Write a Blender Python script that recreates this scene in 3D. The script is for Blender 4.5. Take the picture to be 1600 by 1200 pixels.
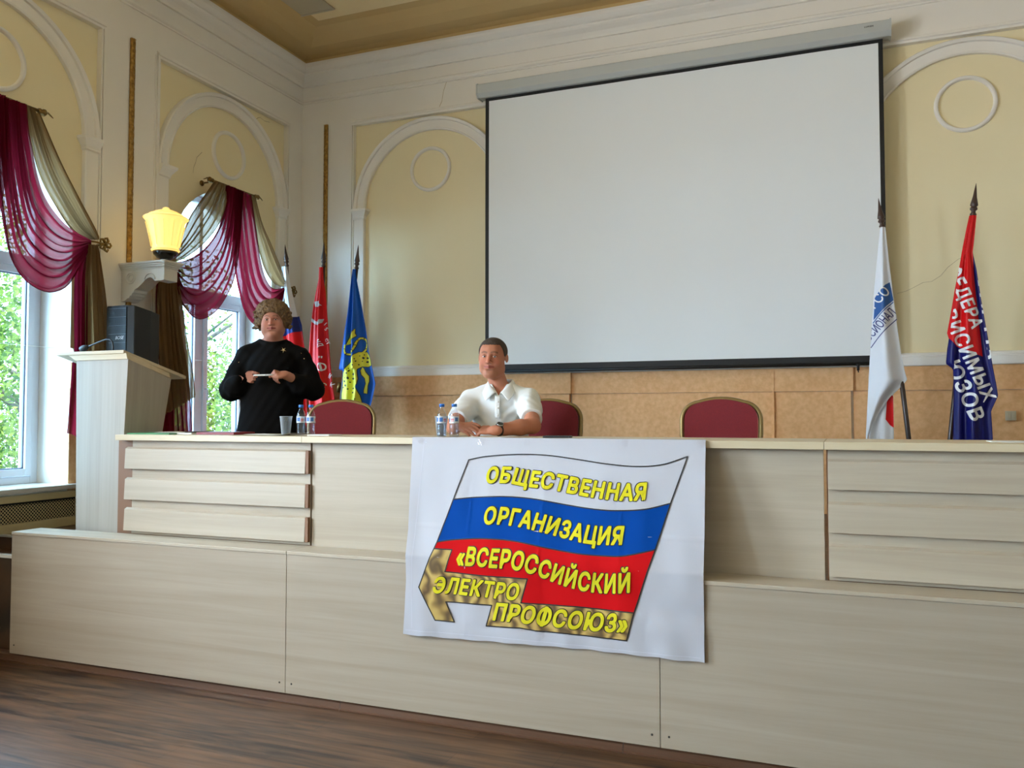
import bpy, bmesh, math, random
import numpy as np
from mathutils import Vector, Matrix
random.seed(7)
rng = np.random.default_rng(7)
sc = bpy.context.scene
for _o in list(bpy.data.objects):
    bpy.data.objects.remove(_o)
COL = sc.collection
S = 1.08            # whole scene and camera scaled about the camera's ground point: every length below is written in layout units
R = math.radians
PI = math.pi

# ------------------------------------------------------------------ camera
cam = bpy.data.cameras.new('camera')
cam.sensor_fit = 'HORIZONTAL'
cam.sensor_width = 36.0
cam.lens = 36.0 * 1316.34 / 1600
cam.clip_start = 0.05
cam.clip_end = 200
camo = bpy.data.objects.new('camera', cam)
COL.objects.link(camo)
camo.location = (0, 0, 1.45 * S)
_y, _p = R(21.657), R(2.236)
camo.rotation_euler = (PI / 2 + _p, 0, _y)
sc.camera = camo

# ------------------------------------------------------------------ colour management, world
sc.view_settings.view_transform = 'Standard'
sc.view_settings.look = 'None'
sc.view_settings.gamma = 1
sc.view_settings.use_curve_mapping = False
sc.view_settings.exposure = 0.65
sc.cycles.use_denoising = True
sc.cycles.max_bounces = 10
sc.cycles.diffuse_bounces = 5
sc.cycles.transparent_max_bounces = 24
sc.cycles.caustics_reflective = False
sc.cycles.caustics_refractive = False
sc.cycles.sample_clamp_indirect = 6
world = bpy.data.worlds.new('world')
sc.world = world
world.use_nodes = True
_nt = world.node_tree
_bg = _nt.nodes['Background']
_bg.inputs['Color'].default_value = (0.48, 0.77, 1.0, 1)
# hazy bright sky: even blue-white dome with an added out-of-view glow lighting the back wall
_tc = _nt.nodes.new('ShaderNodeTexCoord')
_dp = _nt.nodes.new('ShaderNodeVectorMath'); _dp.operation = 'DOT_PRODUCT'
_dp.inputs[1].default_value = Vector((-1, -0.80, 0.50)).normalized()
_nm = _nt.nodes.new('ShaderNodeVectorMath'); _nm.operation = 'NORMALIZE'
_nt.links.new(_tc.outputs['Generated'], _nm.inputs[0]); _nt.links.new(_nm.outputs['Vector'], _dp.inputs[0])
_mr = _nt.nodes.new('ShaderNodeMapRange'); _mr.interpolation_type = 'SMOOTHSTEP'
_mr.inputs['From Min'].default_value = 0.70; _mr.inputs['From Max'].default_value = 1.0
_mr.inputs['To Min'].default_value = 6.5; _mr.inputs['To Max'].default_value = 25.0
_nt.links.new(_dp.outputs['Value'], _mr.inputs['Value']); _nt.links.new(_mr.outputs[0], _bg.inputs['Strength'])


def light(name, loc, rot, sx, sy, power, color, portal=False, spread=None):
    l = bpy.data.lights.new(name, 'AREA')
    l.shape = 'RECTANGLE'
    l.size, l.size_y = sx * S, sy * S
    l.energy = power
    l.color = color
    if spread:
        l.spread = spread
    o = bpy.data.objects.new(name, l)
    COL.objects.link(o)
    o.location = Vector(loc) * S
    o.rotation_euler = rot
    if portal:
        l.cycles.is_portal = True
    return o


# daylight in the tall windows further down the hall (left wall, behind the camera's view)
for _yc, _pw in ((1.51, 190), (-0.70, 150), (-2.91, 90), (-5.12, 50)):
    light('window_daylight', (-5.34, _yc, 2.45), (0, R(-90), 0), 1.8, 1.1, _pw, (0.90, 0.94, 1.0))
for _yc in (5.93, 3.72):
    light('window_portal', (-5.52, _yc, 2.2), (0, R(-90), 0), 2.6, 1.3, 1, (1, 1, 1), portal=True)


# ------------------------------------------------------------------ object helpers
def tag(o, label=None, cat=None, group=None, kind=None):
    if label: o['label'] = label
    if cat: o['category'] = cat
    if group: o['group'] = group
    if kind: o['kind'] = kind
    return o


def empty(name, loc=(0, 0, 0), label=None, cat=None, group=None, rz=0.0, kind=None):
    o = bpy.data.objects.new(name, None)
    o.empty_display_size = 0.1
    COL.objects.link(o)
    o.location = Vector(loc) * S
    o.rotation_euler = (0, 0, rz)
    return tag(o, label, cat, group, kind)


class MB:
    """collects shapes and links them as one mesh object"""
    def __init__(self):
        self.v, self.f, self.mi, self.sm = [], [], [], []

    def add(self, vs, fs, mi=0, smooth=False):
        b = len(self.v)
        self.v += [tuple(float(c) for c in p) for p in vs]
        self.f += [tuple(b + i for i in f) for f in fs]
        self.mi += [mi] * len(fs)
        self.sm += [smooth] * len(fs)
        return self

    def box(self, x0, x1, y0, y1, z0, z1, mi=0):
        vs = [(x0, y0, z0), (x1, y0, z0), (x1, y1, z0), (x0, y1, z0), (x0, y0, z1), (x1, y0, z1), (x1, y1, z1), (x0, y1, z1)]
        fs = [(0, 3, 2, 1), (4, 5, 6, 7), (0, 1, 5, 4), (1, 2, 6, 5), (2, 3, 7, 6), (3, 0, 4, 7)]
        return self.add(vs, fs, mi)

    def prism(self, poly, a, b, fn, mi=0, smooth=False):
        """poly: 2D outline (u,v) counter-clockwise; fn(u,v,w)->xyz, extruded from w=a to w=b"""
        n = len(poly)
        vs = [fn(u, v, a) for u, v in poly] + [fn(u, v, b) for u, v in poly]
        fs = [tuple(range(n))[::-1], tuple(range(n, 2 * n))]
        self.add(vs, fs, mi)
        fs = [(i, (i + 1) % n, n + (i + 1) % n, n + i) for i in range(n)]
        self.add(vs, fs, mi, smooth)
        return self

    def lathe(self, prof, c, n=24, axis='z', mi=0, smooth=True, squash=None):
        """prof: list of (r, h)"""
        vs, fs = [], []
        m = len(prof)
        for i in range(n):
            a = 2 * PI * i / n
            for r, h in prof:
                rr = r if squash is None else r * squash(a, h)
                x, y, z = rr * math.cos(a), rr * math.sin(a), h
                if axis == 'x': x, y, z = z, x, y
                if axis == 'y': x, y, z = x, z, y
                vs.append((c[0] + x, c[1] + y, c[2] + z))
        for i in range(n):
            j = (i + 1) % n
            for k in range(m - 1):
                fs.append((i * m + k, j * m + k, j * m + k + 1, i * m + k + 1))
        return self.add(vs, fs, mi, smooth)

    def tube(self, pts, rad, n=10, mi=0, smooth=True, caps=True):
        pts = [Vector(p) for p in pts]
        rads = rad if isinstance(rad, (list, tuple)) else [rad] * len(pts)
        vs, fs = [], []
        up = Vector((0, 0, 1))
        t0 = (pts[1] - pts[0]).normalized()
        if abs(t0.dot(up)) > 0.9: up = Vector((1, 0, 0))
        nrm = (up - t0 * up.dot(t0)).normalized()
        for i, p in enumerate(pts):
            t = (pts[min(i + 1, len(pts) - 1)] - pts[max(i - 1, 0)]).normalized()
            nrm = (nrm - t * nrm.dot(t)).normalized()
            bn = t.cross(nrm)
            for k in range(n):
                a = 2 * PI * k / n
                vs.append(p + (nrm * math.cos(a) + bn * math.sin(a)) * rads[i])
        for i in range(len(pts) - 1):
            for k in range(n):
                k2 = (k + 1) % n
                fs.append((i * n + k, i * n + k2, (i + 1) * n + k2, (i + 1) * n + k))
        if caps:
            fs.append(tuple(range(n))[::-1])
            fs.append(tuple(range((len(pts) - 1) * n, len(pts) * n)))
        return self.add(vs, fs, mi, smooth)

    def grid(self, P, mi=0, smooth=True, flip=False):
        """P: array (m,n,3)"""
        P = np.asarray(P)
        m, n = P.shape[:2]
        fs = []
        for i in range(m - 1):
            for j in range(n - 1):
                q = (i * n + j, i * n + j + 1, (i + 1) * n + j + 1, (i + 1) * n + j)
                fs.append(q[::-1] if flip else q)
        return self.add(P.reshape(-1, 3), fs, mi, smooth)

    def build(self, name, mats, parent=None, origin=None, bevel=0.0, solid=0.0, sub=0):
        me = bpy.data.meshes.new(name)
        if not isinstance(mats, (list, tuple)): mats = [mats]
        o_loc = Vector(origin) if origin is not None else Vector((0, 0, 0))
        V = [((x - o_loc[0]) * S, (y - o_loc[1]) * S, (z - o_loc[2]) * S) for x, y, z in self.v]
        me.from_pydata(V, [], self.f)
        for m in mats: me.materials.append(m)
        me.polygons.foreach_set('material_index', self.mi)
        me.polygons.foreach_set('use_smooth', self.sm)
        me.update()
        ob = bpy.data.objects.new(name, me)
        COL.objects.link(ob)
        ob.location = o_loc * S
        if parent is not None:
            ob.parent = parent
            ob.location = (o_loc * S) - parent_loc(parent)
        if solid:
            md = ob.modifiers.new('solid', 'SOLIDIFY'); md.thickness = solid * S; md.offset = 0
        if bevel:
            md = ob.modifiers.new('bevel', 'BEVEL'); md.width = bevel * S; md.segments = 2
            md.limit_method = 'ANGLE'; md.angle_limit = R(40)
        if sub:
            md = ob.modifiers.new('sub', 'SUBSURF'); md.levels = sub; md.render_levels = sub
        return ob


def parent_loc(p):
    l = Vector((0, 0, 0))
    while p is not None:
        l = l + Vector(p.location)
        p = p.parent
    return l


def copy_tree(o, parent=None):
    c = o.copy()
    COL.objects.link(c)
    c.parent = parent
    for ch in list(o.children):
        copy_tree(ch, c)
    return c


def struct(ob):
    ob['kind'] = 'structure'
    return ob


def text_mesh(s, size=1.0, bold=0.0, spacing=1.0, res=3):
    """lettering outline; the round Cyrillic E and F are composed from C and O plus a bar"""
    s2 = s.replace('Э', 'С').replace('Ф', 'О')
    V, Fc = glyph_mesh(s2, size, spacing, res)
    for k, ch in enumerate(s):
        if ch not in 'ЭФ': continue
        x1 = glyph_mesh(s2[:k + 1], size, spacing, res)[0][:, 0].max()
        g = glyph_mesh(s2[k], size, spacing, res)[0]
        w = g[:, 0].max() - g[:, 0].min()
        x0 = x1 - w
        z0, z1 = g[:, 1].min(), g[:, 1].max()
        if ch == 'Э':
            m_ = (V[:, 0] > x0 - 1e-4) & (V[:, 0] < x1 + 1e-4)
            V[m_, 0] = x0 + x1 - V[m_, 0]
            bar = [(x0 + 0.36 * w, 0.46 * z1), (x1 - 0.06 * w, 0.46 * z1), (x1 - 0.06 * w, 0.58 * z1), (x0 + 0.36 * w, 0.58 * z1)]
        else:
            c_, h_ = (x0 + x1) / 2, 0.055 * size
            bar = [(c_ - h_, z0 - 0.03 * size), (c_ + h_, z0 - 0.03 * size), (c_ + h_, z1 + 0.03 * size), (c_ - h_, z1 + 0.03 * size)]
        n0 = len(V)
        V = np.vstack([V, bar]); Fc = Fc + [(n0, n0 + 1, n0 + 2, n0 + 3)]
    return embolden(V, Fc, bold)


def glyph_mesh(s, size=1.0, spacing=1.0, res=3):
    """returns (verts Nx2, faces) of a word set in the built-in font, baseline at 0, starting at x=0"""
    cu = bpy.data.curves.new('lettering', 'FONT')
    cu.body = s
    cu.size = size
    cu.space_character = spacing
    cu.resolution_u = res
    ob = bpy.data.objects.new('lettering', cu)
    COL.objects.link(ob)
    dg = bpy.context.evaluated_depsgraph_get()
    me = bpy.data.meshes.new_from_object(ob.evaluated_get(dg))
    V = np.array([v.co[:2] for v in me.vertices])
    Fc = [tuple(p.vertices) for p in me.polygons]
    bpy.data.objects.remove(ob)
    bpy.data.meshes.remove(me)
    bpy.data.curves.remove(cu)
    return V, Fc


def embolden(V, Fc, bold):
    if bold <= 0: return V, Fc
    # weight is added as a stroke along every letter outline
    cnt = {}
    for f in Fc:
        for a, b in zip(f, f[1:] + f[:1]):
            k = (min(a, b), max(a, b)); cnt[k] = cnt.get(k, 0) + 1
    V2 = [tuple(p) for p in V]
    F2 = list(Fc)
    seen = set()
    for (a, b), c in cnt.items():
        if c != 1: continue
        pa, pb = V[a], V[b]
        t = pb - pa; L = np.linalg.norm(t)
        if L < 1e-7: continue
        n_ = np.array([-t[1], t[0]]) / L * bold
        k = len(V2)
        V2 += [tuple(pa + n_), tuple(pb + n_), tuple(pb - n_), tuple(pa - n_)]
        F2.append((k, k + 3, k + 2, k + 1))
        for q in (a, b):
            if q in seen: continue
            seen.add(q)
            k = len(V2)
            V2 += [(V[q][0] + bold * math.cos(x), V[q][1] + bold * math.sin(x)) for x in [2 * PI * i / 8 for i in range(8)]]
            F2.append(tuple(range(k, k + 8)))
    return np.array(V2), F2


# ------------------------------------------------------------------ materials
def srgb(r, g, b):
    f = lambda c: (c / 255) / 12.92 if c / 255 <= 0.04045 else ((c / 255 + 0.055) / 1.055) ** 2.4
    return (f(r), f(g), f(b), 1)


def mat(name, col, rough=0.6, metal=0.0, spec=0.5, noise=None, bump=None, coat=0.0, sheen=0.0):
    """noise=(scale, amount, col2), bump=(scale, strength)"""
    m = bpy.data.materials.new(name)
    m.use_nodes = True
    nt = m.node_tree
    b = nt.nodes['Principled BSDF']
    b.inputs['Base Color'].default_value = col
    b.inputs['Roughness'].default_value = rough
    b.inputs['Metallic'].default_value = metal
    b.inputs['Specular IOR Level'].default_value = spec
    b.inputs['Coat Weight'].default_value = coat
    b.inputs['Sheen Weight'].default_value = sheen
    tc = nt.nodes.new('ShaderNodeTexCoord')
    if noise:
        n = nt.nodes.new('ShaderNodeTexNoise')
        n.inputs['Scale'].default_value = noise[0]
        n.inputs['Detail'].default_value = 6
        nt.links.new(tc.outputs['Object'], n.inputs['Vector'])
        rp = nt.nodes.new('ShaderNodeValToRGB')
        rp.color_ramp.elements[0].position = 0.5 - noise[1]
        rp.color_ramp.elements[1].position = 0.5 + noise[1]
        rp.color_ramp.elements[0].color = col
        rp.color_ramp.elements[1].color = noise[2]
        nt.links.new(n.outputs['Fac'], rp.inputs['Fac'])
        nt.links.new(rp.outputs['Color'], b.inputs['Base Color'])
    if bump:
        n = nt.nodes.new('ShaderNodeTexNoise')
        n.inputs['Scale'].default_value = bump[0]
        n.inputs['Detail'].default_value = 4
        nt.links.new(tc.outputs['Object'], n.inputs['Vector'])
        bp = nt.nodes.new('ShaderNodeBump')
        bp.inputs['Strength'].default_value = bump[1]
        bp.inputs['Distance'].default_value = 0.01
        nt.links.new(n.outputs['Fac'], bp.inputs['Height'])
        nt.links.new(bp.outputs['Normal'], b.inputs['Normal'])
    return m


def wood(name, c1, c2, axis=0, scale=(0.35, 9.0), rough=0.45, fine=0.5, spec=0.5):
    """pale laminate with streaks along one axis (0=x, 2=z)"""
    m = mat(name, c1, rough, spec=spec)
    nt = m.node_tree
    b = nt.nodes['Principled BSDF']
    tc = nt.nodes.new('ShaderNodeTexCoord')
    mp = nt.nodes.new('ShaderNodeMapping')
    sv = [scale[1]] * 3
    sv[axis] = scale[0]
    mp.inputs['Scale'].default_value = sv
    n = nt.nodes.new('ShaderNodeTexNoise')
    n.inputs['Scale'].default_value = 1.6
    n.inputs['Detail'].default_value = 8
    n.inputs['Roughness'].default_value = 0.6
    n.inputs['Distortion'].default_value = 0.6
    mp2 = nt.nodes.new('ShaderNodeMapping')
    sv2 = [scale[1] * 9] * 3
    sv2[axis] = scale[0] * 5
    mp2.inputs['Scale'].default_value = sv2
    n2 = nt.nodes.new('ShaderNodeTexNoise')
    n2.inputs['Scale'].default_value = 1.0
    n2.inputs['Detail'].default_value = 4
    nt.links.new(tc.outputs['Object'], mp.inputs['Vector'])
    nt.links.new(tc.outputs['Object'], mp2.inputs['Vector'])
    nt.links.new(mp.outputs['Vector'], n.inputs['Vector'])
    nt.links.new(mp2.outputs['Vector'], n2.inputs['Vector'])
    mx = nt.nodes.new('ShaderNodeMath'); mx.operation = 'MULTIPLY_ADD'
    nt.links.new(n2.outputs['Fac'], mx.inputs[0])
    mx.inputs[1].default_value = fine * 0.35
    ad = nt.nodes.new('ShaderNodeMath'); ad.operation = 'SUBTRACT'
    nt.links.new(n.outputs['Fac'], ad.inputs[0])
    ad.inputs[1].default_value = fine * 0.175
    nt.links.new(ad.outputs[0], mx.inputs[2])
    rp = nt.nodes.new('ShaderNodeValToRGB')
    rp.color_ramp.elements[0].position = 0.34
    rp.color_ramp.elements[1].position = 0.66
    rp.color_ramp.elements[0].color = c1
    rp.color_ramp.elements[1].color = c2
    nt.links.new(mx.outputs[0], rp.inputs['Fac'])
    nt.links.new(rp.outputs['Color'], b.inputs['Base Color'])
    return m


M = {}
M['white_paint'] = mat('white_paint', srgb(240, 236, 228), 0.55, noise=(1.5, 0.25, srgb(235, 231, 223)), bump=(60, 0.03))
M['white_gloss'] = mat('white_gloss', srgb(240, 238, 233), 0.4)
M['yellow_paint'] = mat('yellow_paint', srgb(240, 227, 188), 0.6, noise=(1.2, 0.25, srgb(236, 222, 182)), bump=(50, 0.04))
M['ceiling_paint'] = mat('ceiling_paint', srgb(242, 220, 172), 0.7)
M['cove_tan'] = mat('cove_tan', srgb(204, 174, 118), 0.7)  # perimeter cove in a deeper tan than the flat field
M['orange_plaster'] = mat('orange_plaster', srgb(232, 184, 132), 0.65, noise=(26, 0.16, srgb(218, 166, 112)), bump=(45, 0.35))
M['orange_edge'] = mat('orange_edge', srgb(180, 122, 66), 0.7)
M['light_wood'] = wood('light_wood', srgb(168, 155, 135), srgb(180, 168, 149), 0)
M['panel_wood'] = wood('panel_wood', srgb(156, 142, 123), srgb(168, 155, 137), 0)
M['light_wood_upright'] = wood('light_wood_upright', srgb(160, 152, 140), srgb(172, 165, 153), 2)
M['brown_wood_upright'] = wood('brown_wood_upright', srgb(162, 132, 92), srgb(180, 150, 108), 2)
M['top_wood'] = wood('top_wood', srgb(196, 180, 148), srgb(208, 193, 163), 0)
M['brown_board'] = mat('brown_board', srgb(128, 92, 66), 0.6)
M['skirting'] = wood('skirting', srgb(80, 55, 40), srgb(100, 72, 53), 0, rough=0.35)
M['silver_trim'] = mat('silver_trim', srgb(200, 200, 198), 0.3, metal=0.9)
M['sill_white'] = mat('sill_white', srgb(226, 224, 218), 0.25)
M['sill_edge'] = mat('sill_edge', srgb(170, 160, 146), 0.5)
M['pvc'] = mat('pvc', srgb(224, 228, 236), 0.3)
M['gasket'] = mat('gasket', srgb(90, 96, 118), 0.5)
M['radiator_cover'] = mat('radiator_cover', srgb(172, 150, 104), 0.5)
M['dark_hole'] = mat('dark_hole', srgb(16, 13, 10), 0.9)
M['black_plastic'] = mat('black_plastic', srgb(13, 14, 16), 0.5)
M['black_satin'] = mat('black_satin', srgb(10, 10, 12), 0.25)
M['grille'] = mat('grille', srgb(30, 40, 48), 0.55, bump=(300, 0.3))
M['grille_line'] = mat('grille_line', srgb(110, 125, 132), 0.5)
M['logo_white'] = mat('logo_white', srgb(225, 225, 225), 0.4)
M['screen_white'] = mat('screen_white', srgb(236, 241, 244), 0.75)
M['screen_black'] = mat('screen_black', srgb(8, 9, 11), 0.6)
M['case_grey'] = mat('case_grey', srgb(190, 194, 192), 0.45)
M['case_print'] = mat('case_print', srgb(48, 46, 42), 0.5)
M['gold_strip'] = mat('gold_strip', srgb(176, 138, 72), 0.32, metal=0.8, noise=(38, 0.2, srgb(120, 88, 40)), bump=(40, 1.0))
M['brass'] = mat('brass', srgb(128, 104, 62), 0.35, metal=0.9)
M['plaster'] = mat('plaster', srgb(214, 210, 200), 0.6)
M['crack'] = mat('crack', srgb(186, 168, 132), 0.9)
M['chair_red'] = mat('chair_red', srgb(126, 22, 30), 0.85, noise=(220, 0.2, srgb(104, 15, 24)), sheen=0.1)
M['chair_gold'] = mat('chair_gold', srgb(138, 118, 74), 0.35, metal=0.6)
M['metal_grey'] = mat('metal_grey', srgb(150, 148, 142), 0.4, metal=0.7)
M['switch_beige'] = mat('switch_beige', srgb(196, 186, 160), 0.35)
M['vent_grey'] = mat('vent_grey', srgb(190, 178, 150), 0.6)
M['paper'] = mat('paper', srgb(232, 232, 228), 0.7)
M['pole_wood'] = mat('pole_wood', srgb(46, 28, 22), 0.3)
M['finial_wood'] = mat('finial_wood', srgb(62, 42, 34), 0.4)


def floor_mat():
    m = mat('laminate_floor', srgb(110, 76, 46), 0.3, spec=0.5)
    nt = m.node_tree
    b = nt.nodes['Principled BSDF']
    tc = nt.nodes.new('ShaderNodeTexCoord')
    br = nt.nodes.new('ShaderNodeTexBrick')
    br.inputs['Color1'].default_value = (0.25, 0.25, 0.25, 1)
    br.inputs['Color2'].default_value = (0.75, 0.75, 0.75, 1)
    br.inputs['Mortar'].default_value = (0, 0, 0, 1)
    br.inputs['Scale'].default_value = 1.0
    br.inputs['Mortar Size'].default_value = 0.0015
    br.inputs['Brick Width'].default_value = 1.25
    br.inputs['Row Height'].default_value = 0.19
    br.offset = 0.37
    nt.links.new(tc.outputs['Object'], br.inputs['Vector'])
    mp = nt.nodes.new('ShaderNodeMapping')
    mp.inputs['Scale'].default_value = (1.3, 15, 1)
    nt.links.new(tc.outputs['Object'], mp.inputs['Vector'])
    n = nt.nodes.new('ShaderNodeTexNoise')
    n.inputs['Scale'].default_value = 1.3; n.inputs['Detail'].default_value = 8; n.inputs['Distortion'].default_value = 1.2
    nt.links.new(mp.outputs['Vector'], n.inputs['Vector'])
    mx = nt.nodes.new('ShaderNodeMix'); mx.data_type = 'FLOAT'
    mx.inputs[0].default_value = 0.22
    nt.links.new(n.outputs['Fac'], mx.inputs[2])
    nt.links.new(br.outputs['Color'], mx.inputs[3])
    rp = nt.nodes.new('ShaderNodeValToRGB')
    rp.color_ramp.elements[0].position = 0.36; rp.color_ramp.elements[0].color = srgb(32, 19, 10)
    rp.color_ramp.elements[1].position = 0.64; rp.color_ramp.elements[1].color = srgb(98, 69, 44)
    nt.links.new(mx.outputs[0], rp.inputs['Fac'])
    nt.links.new(rp.outputs['Color'], b.inputs['Base Color'])
    n2 = nt.nodes.new('ShaderNodeTexNoise'); n2.inputs['Scale'].default_value = 3
    nt.links.new(mp.outputs['Vector'], n2.inputs['Vector'])
    mr = nt.nodes.new('ShaderNodeMapRange')
    mr.inputs['To Min'].default_value = 0.26; mr.inputs['To Max'].default_value = 0.46
    nt.links.new(n2.outputs['Fac'], mr.inputs['Value'])
    nt.links.new(mr.outputs[0], b.inputs['Roughness'])
    return m


M['floor'] = floor_mat()


def glass_mat(name, tint=(0.96, 0.98, 1, 1), refl=0.12, rough=0.02):
    """thin sheet: see-through with a Fresnel mirror"""
    m = bpy.data.materials.new(name); m.use_nodes = True
    nt = m.node_tree; nt.nodes.clear()
    out = nt.nodes.new('ShaderNodeOutputMaterial')
    tr = nt.nodes.new('ShaderNodeBsdfTransparent'); tr.inputs['Color'].default_value = tint
    gl = nt.nodes.new('ShaderNodeBsdfGlossy'); gl.inputs['Roughness'].default_value = rough
    lw = nt.nodes.new('ShaderNodeLayerWeight'); lw.inputs['Blend'].default_value = 0.5
    pw = nt.nodes.new('ShaderNodeMath'); pw.operation = 'POWER'; pw.inputs[1].default_value = 3.0
    nt.links.new(lw.outputs['Facing'], pw.inputs[0])
    mr = nt.nodes.new('ShaderNodeMapRange'); mr.inputs['To Min'].default_value = 0.04; mr.inputs['To Max'].default_value = min(1.0, refl * 4)
    nt.links.new(pw.outputs[0], mr.inputs['Value'])
    mx = nt.nodes.new('ShaderNodeMixShader')
    nt.links.new(mr.outputs[0], mx.inputs['Fac'])
    nt.links.new(tr.outputs[0], mx.inputs[1]); nt.links.new(gl.outputs[0], mx.inputs[2])
    nt.links.new(mx.outputs[0], out.inputs['Surface'])
    return m


M['window_glass'] = glass_mat('window_glass', (0.93, 0.97, 1.0, 1), 0.1)


def voile_mat(name, col, opacity=0.62, col2=None):
    m = bpy.data.materials.new(name); m.use_nodes = True
    nt = m.node_tree; nt.nodes.clear()
    out = nt.nodes.new('ShaderNodeOutputMaterial')
    tr = nt.nodes.new('ShaderNodeBsdfTransparent')
    tr.inputs['Color'].default_value = tuple(0.30 + 0.70 * c for c in col[:3]) + (1,)
    df = nt.nodes.new('ShaderNodeBsdfDiffuse'); df.inputs['Color'].default_value = col
    tl = nt.nodes.new('ShaderNodeBsdfTranslucent'); tl.inputs['Color'].default_value = col2 or col
    m1 = nt.nodes.new('ShaderNodeMixShader'); m1.inputs['Fac'].default_value = 0.45
    nt.links.new(df.outputs[0], m1.inputs[1]); nt.links.new(tl.outputs[0], m1.inputs[2])
    m2 = nt.nodes.new('ShaderNodeMixShader')
    lw = nt.nodes.new('ShaderNodeLayerWeight'); lw.inputs['Blend'].default_value = 0.35
    mr = nt.nodes.new('ShaderNodeMapRange')
    mr.inputs['To Min'].default_value = opacity; mr.inputs['To Max'].default_value = 0.97
    nt.links.new(lw.outputs['Facing'], mr.inputs['Value'])
    nt.links.new(mr.outputs[0], m2.inputs['Fac'])
    nt.links.new(tr.outputs[0], m2.inputs[1]); nt.links.new(m1.outputs[0], m2.inputs[2])
    nt.links.new(m2.outputs[0], out.inputs['Surface'])
    return m


M['voile_maroon'] = voile_mat('voile_maroon', srgb(98, 18, 36), 0.70, srgb(150, 30, 52))
M['voile_beige'] = voile_mat('voile_beige', srgb(138, 110, 76), 0.74, srgb(156, 126, 86))
# ================================================================== THE ROOM
XW, YB = -5.05, 7.0        # inner faces of left wall and back wall
ZC = 5.02                  # ceiling
ST = 0.70                  # stage floor
LW = lambda u, z, w: (XW + w, u, z)        # left wall: u along y, w into the room
BW = lambda u, z, w: (u, YB - w, z)        # back wall: u along x, w into the room


def flr():
    mb = MB()
    mb.add([(-5.6, -7, 0), (6, -7, 0), (6, 3.8, 0), (-5.6, 3.8, 0)], [(0, 1, 2, 3)])
    return struct(mb.build('floor', M['floor']))


flr()
mb = MB().box(XW, 6, 3.81, 7.2, 0.02, ST)
struct(mb.build('stage_platform', M['floor']))
mb = MB().box(XW - 0.02, -4.66, 3.66, 3.81, 0.0, 0.612)
struct(mb.build('stage_step', M['floor']))
struct(MB().box(XW, -4.66, 3.785, 3.815, ST - 0.006, ST + 0.006).build('trim_1', M['silver_trim']))
struct(MB().box(XW, -4.66, 3.63, 3.665, 0.600, 0.618).build('trim_2', M['sill_white']))

# arched bays ---------------------------------------------------------------
L_BAYS = [5.93, 3.72, 1.51, -0.70, -2.91, -5.12]
B_BAYS = [-3.62, -1.38, 0.86, 3.10, 5.3]
HB = 0.82                  # half width of a recessed bay
ZP0, ZP1 = 1.925, 4.30     # bay panel bottom and top
ZS = 3.46                  # springing of the ornamental arch
OW, OZ0, OZS = 0.61, 0.985, 2.81   # window opening half width, sill, springing


def wall(fn, bays, u0, u1, opening, name):
    """slab face with recessed yellow bays; openings cut through when opening is set"""
    mb = MB()
    rec = -0.035
    q = lambda a, b, c, d, w, mi: mb.add([fn(a, c, w), fn(b, c, w), fn(b, d, w), fn(a, d, w)], [(0, 1, 2, 3)], mi)
    q(u0, u1, ZP1, 5.2, 0, 0)
    bays = sorted(bays)
    edges = [u0] + sum([[c - HB, c + HB] for c in bays], []) + [u1]
    for i in range(0, len(edges), 2):
        a, b = edges[i], edges[i + 1]
        if b > a: q(a, b, 0, ZP1, 0, 0)
    for c in bays:
        a, b = c - HB, c + HB
        for (p0, p1) in (((a, ZP0), (a, ZP1)), ((b, ZP0), (b, ZP1)), ((a, ZP1), (b, ZP1)), ((a, ZP0), (b, ZP0))):
            mb.add([fn(*p0, 0), fn(*p1, 0), fn(*p1, rec), fn(*p0, rec)], [(0, 1, 2, 3)], 0)
        if not opening:
            q(a, b, ZP0, ZP1, rec, 1)
            q(a, b, 0, ZP0, 0, 0)
            continue
        l, r = c - OW, c + OW
        q(a, l, ZP0, OZS, rec, 1); q(r, b, ZP0, OZS, rec, 1)
        q(a, l, 0, ZP0, 0, 0); q(r, b, 0, ZP0, 0, 0)
        q(l, r, 0, OZ0 - 0.03, 0, 0)
        N = 20
        arc = [(c - OW * math.cos(PI * k / N), OZS + OW * math.sin(PI * k / N)) for k in range(N + 1)]
        for k in range(N):
            (ua, za), (ub, zb) = arc[k], arc[k + 1]
            mb.add([fn(ua, za, rec), fn(ub, zb, rec), fn(ub, ZP1, rec), fn(ua, ZP1, rec)], [(0, 1, 2, 3)], 1)
            mb.add([fn(ua, za, rec), fn(ub, zb, rec), fn(ub, zb, -0.45), fn(ua, za, -0.45)], [(0, 1, 2, 3)], 0, True)
        mb.add([fn(a, OZS, rec), fn(l, OZS, rec), fn(l, ZP1, rec), fn(a, ZP1, rec)], [(0, 1, 2, 3)], 1)
        mb.add([fn(r, OZS, rec), fn(b, OZS, rec), fn(b, ZP1, rec), fn(r, ZP1, rec)], [(0, 1, 2, 3)], 1)
        for e in (l, r):
            mb.add([fn(e, OZ0 - 0.03, 0), fn(e, OZS, 0), fn(e, OZS, -0.45), fn(e, OZ0 - 0.03, -0.45)], [(0, 1, 2, 3)], 0)
            mb.add([fn(e, ZP0, rec), fn(e, OZS, rec), fn(e, OZS, 0), fn(e, ZP0, 0)], [(0, 1, 2, 3)], 0) if False else None
    return struct(mb.build(name, [M['white_paint'], M['yellow_paint']]))


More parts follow.
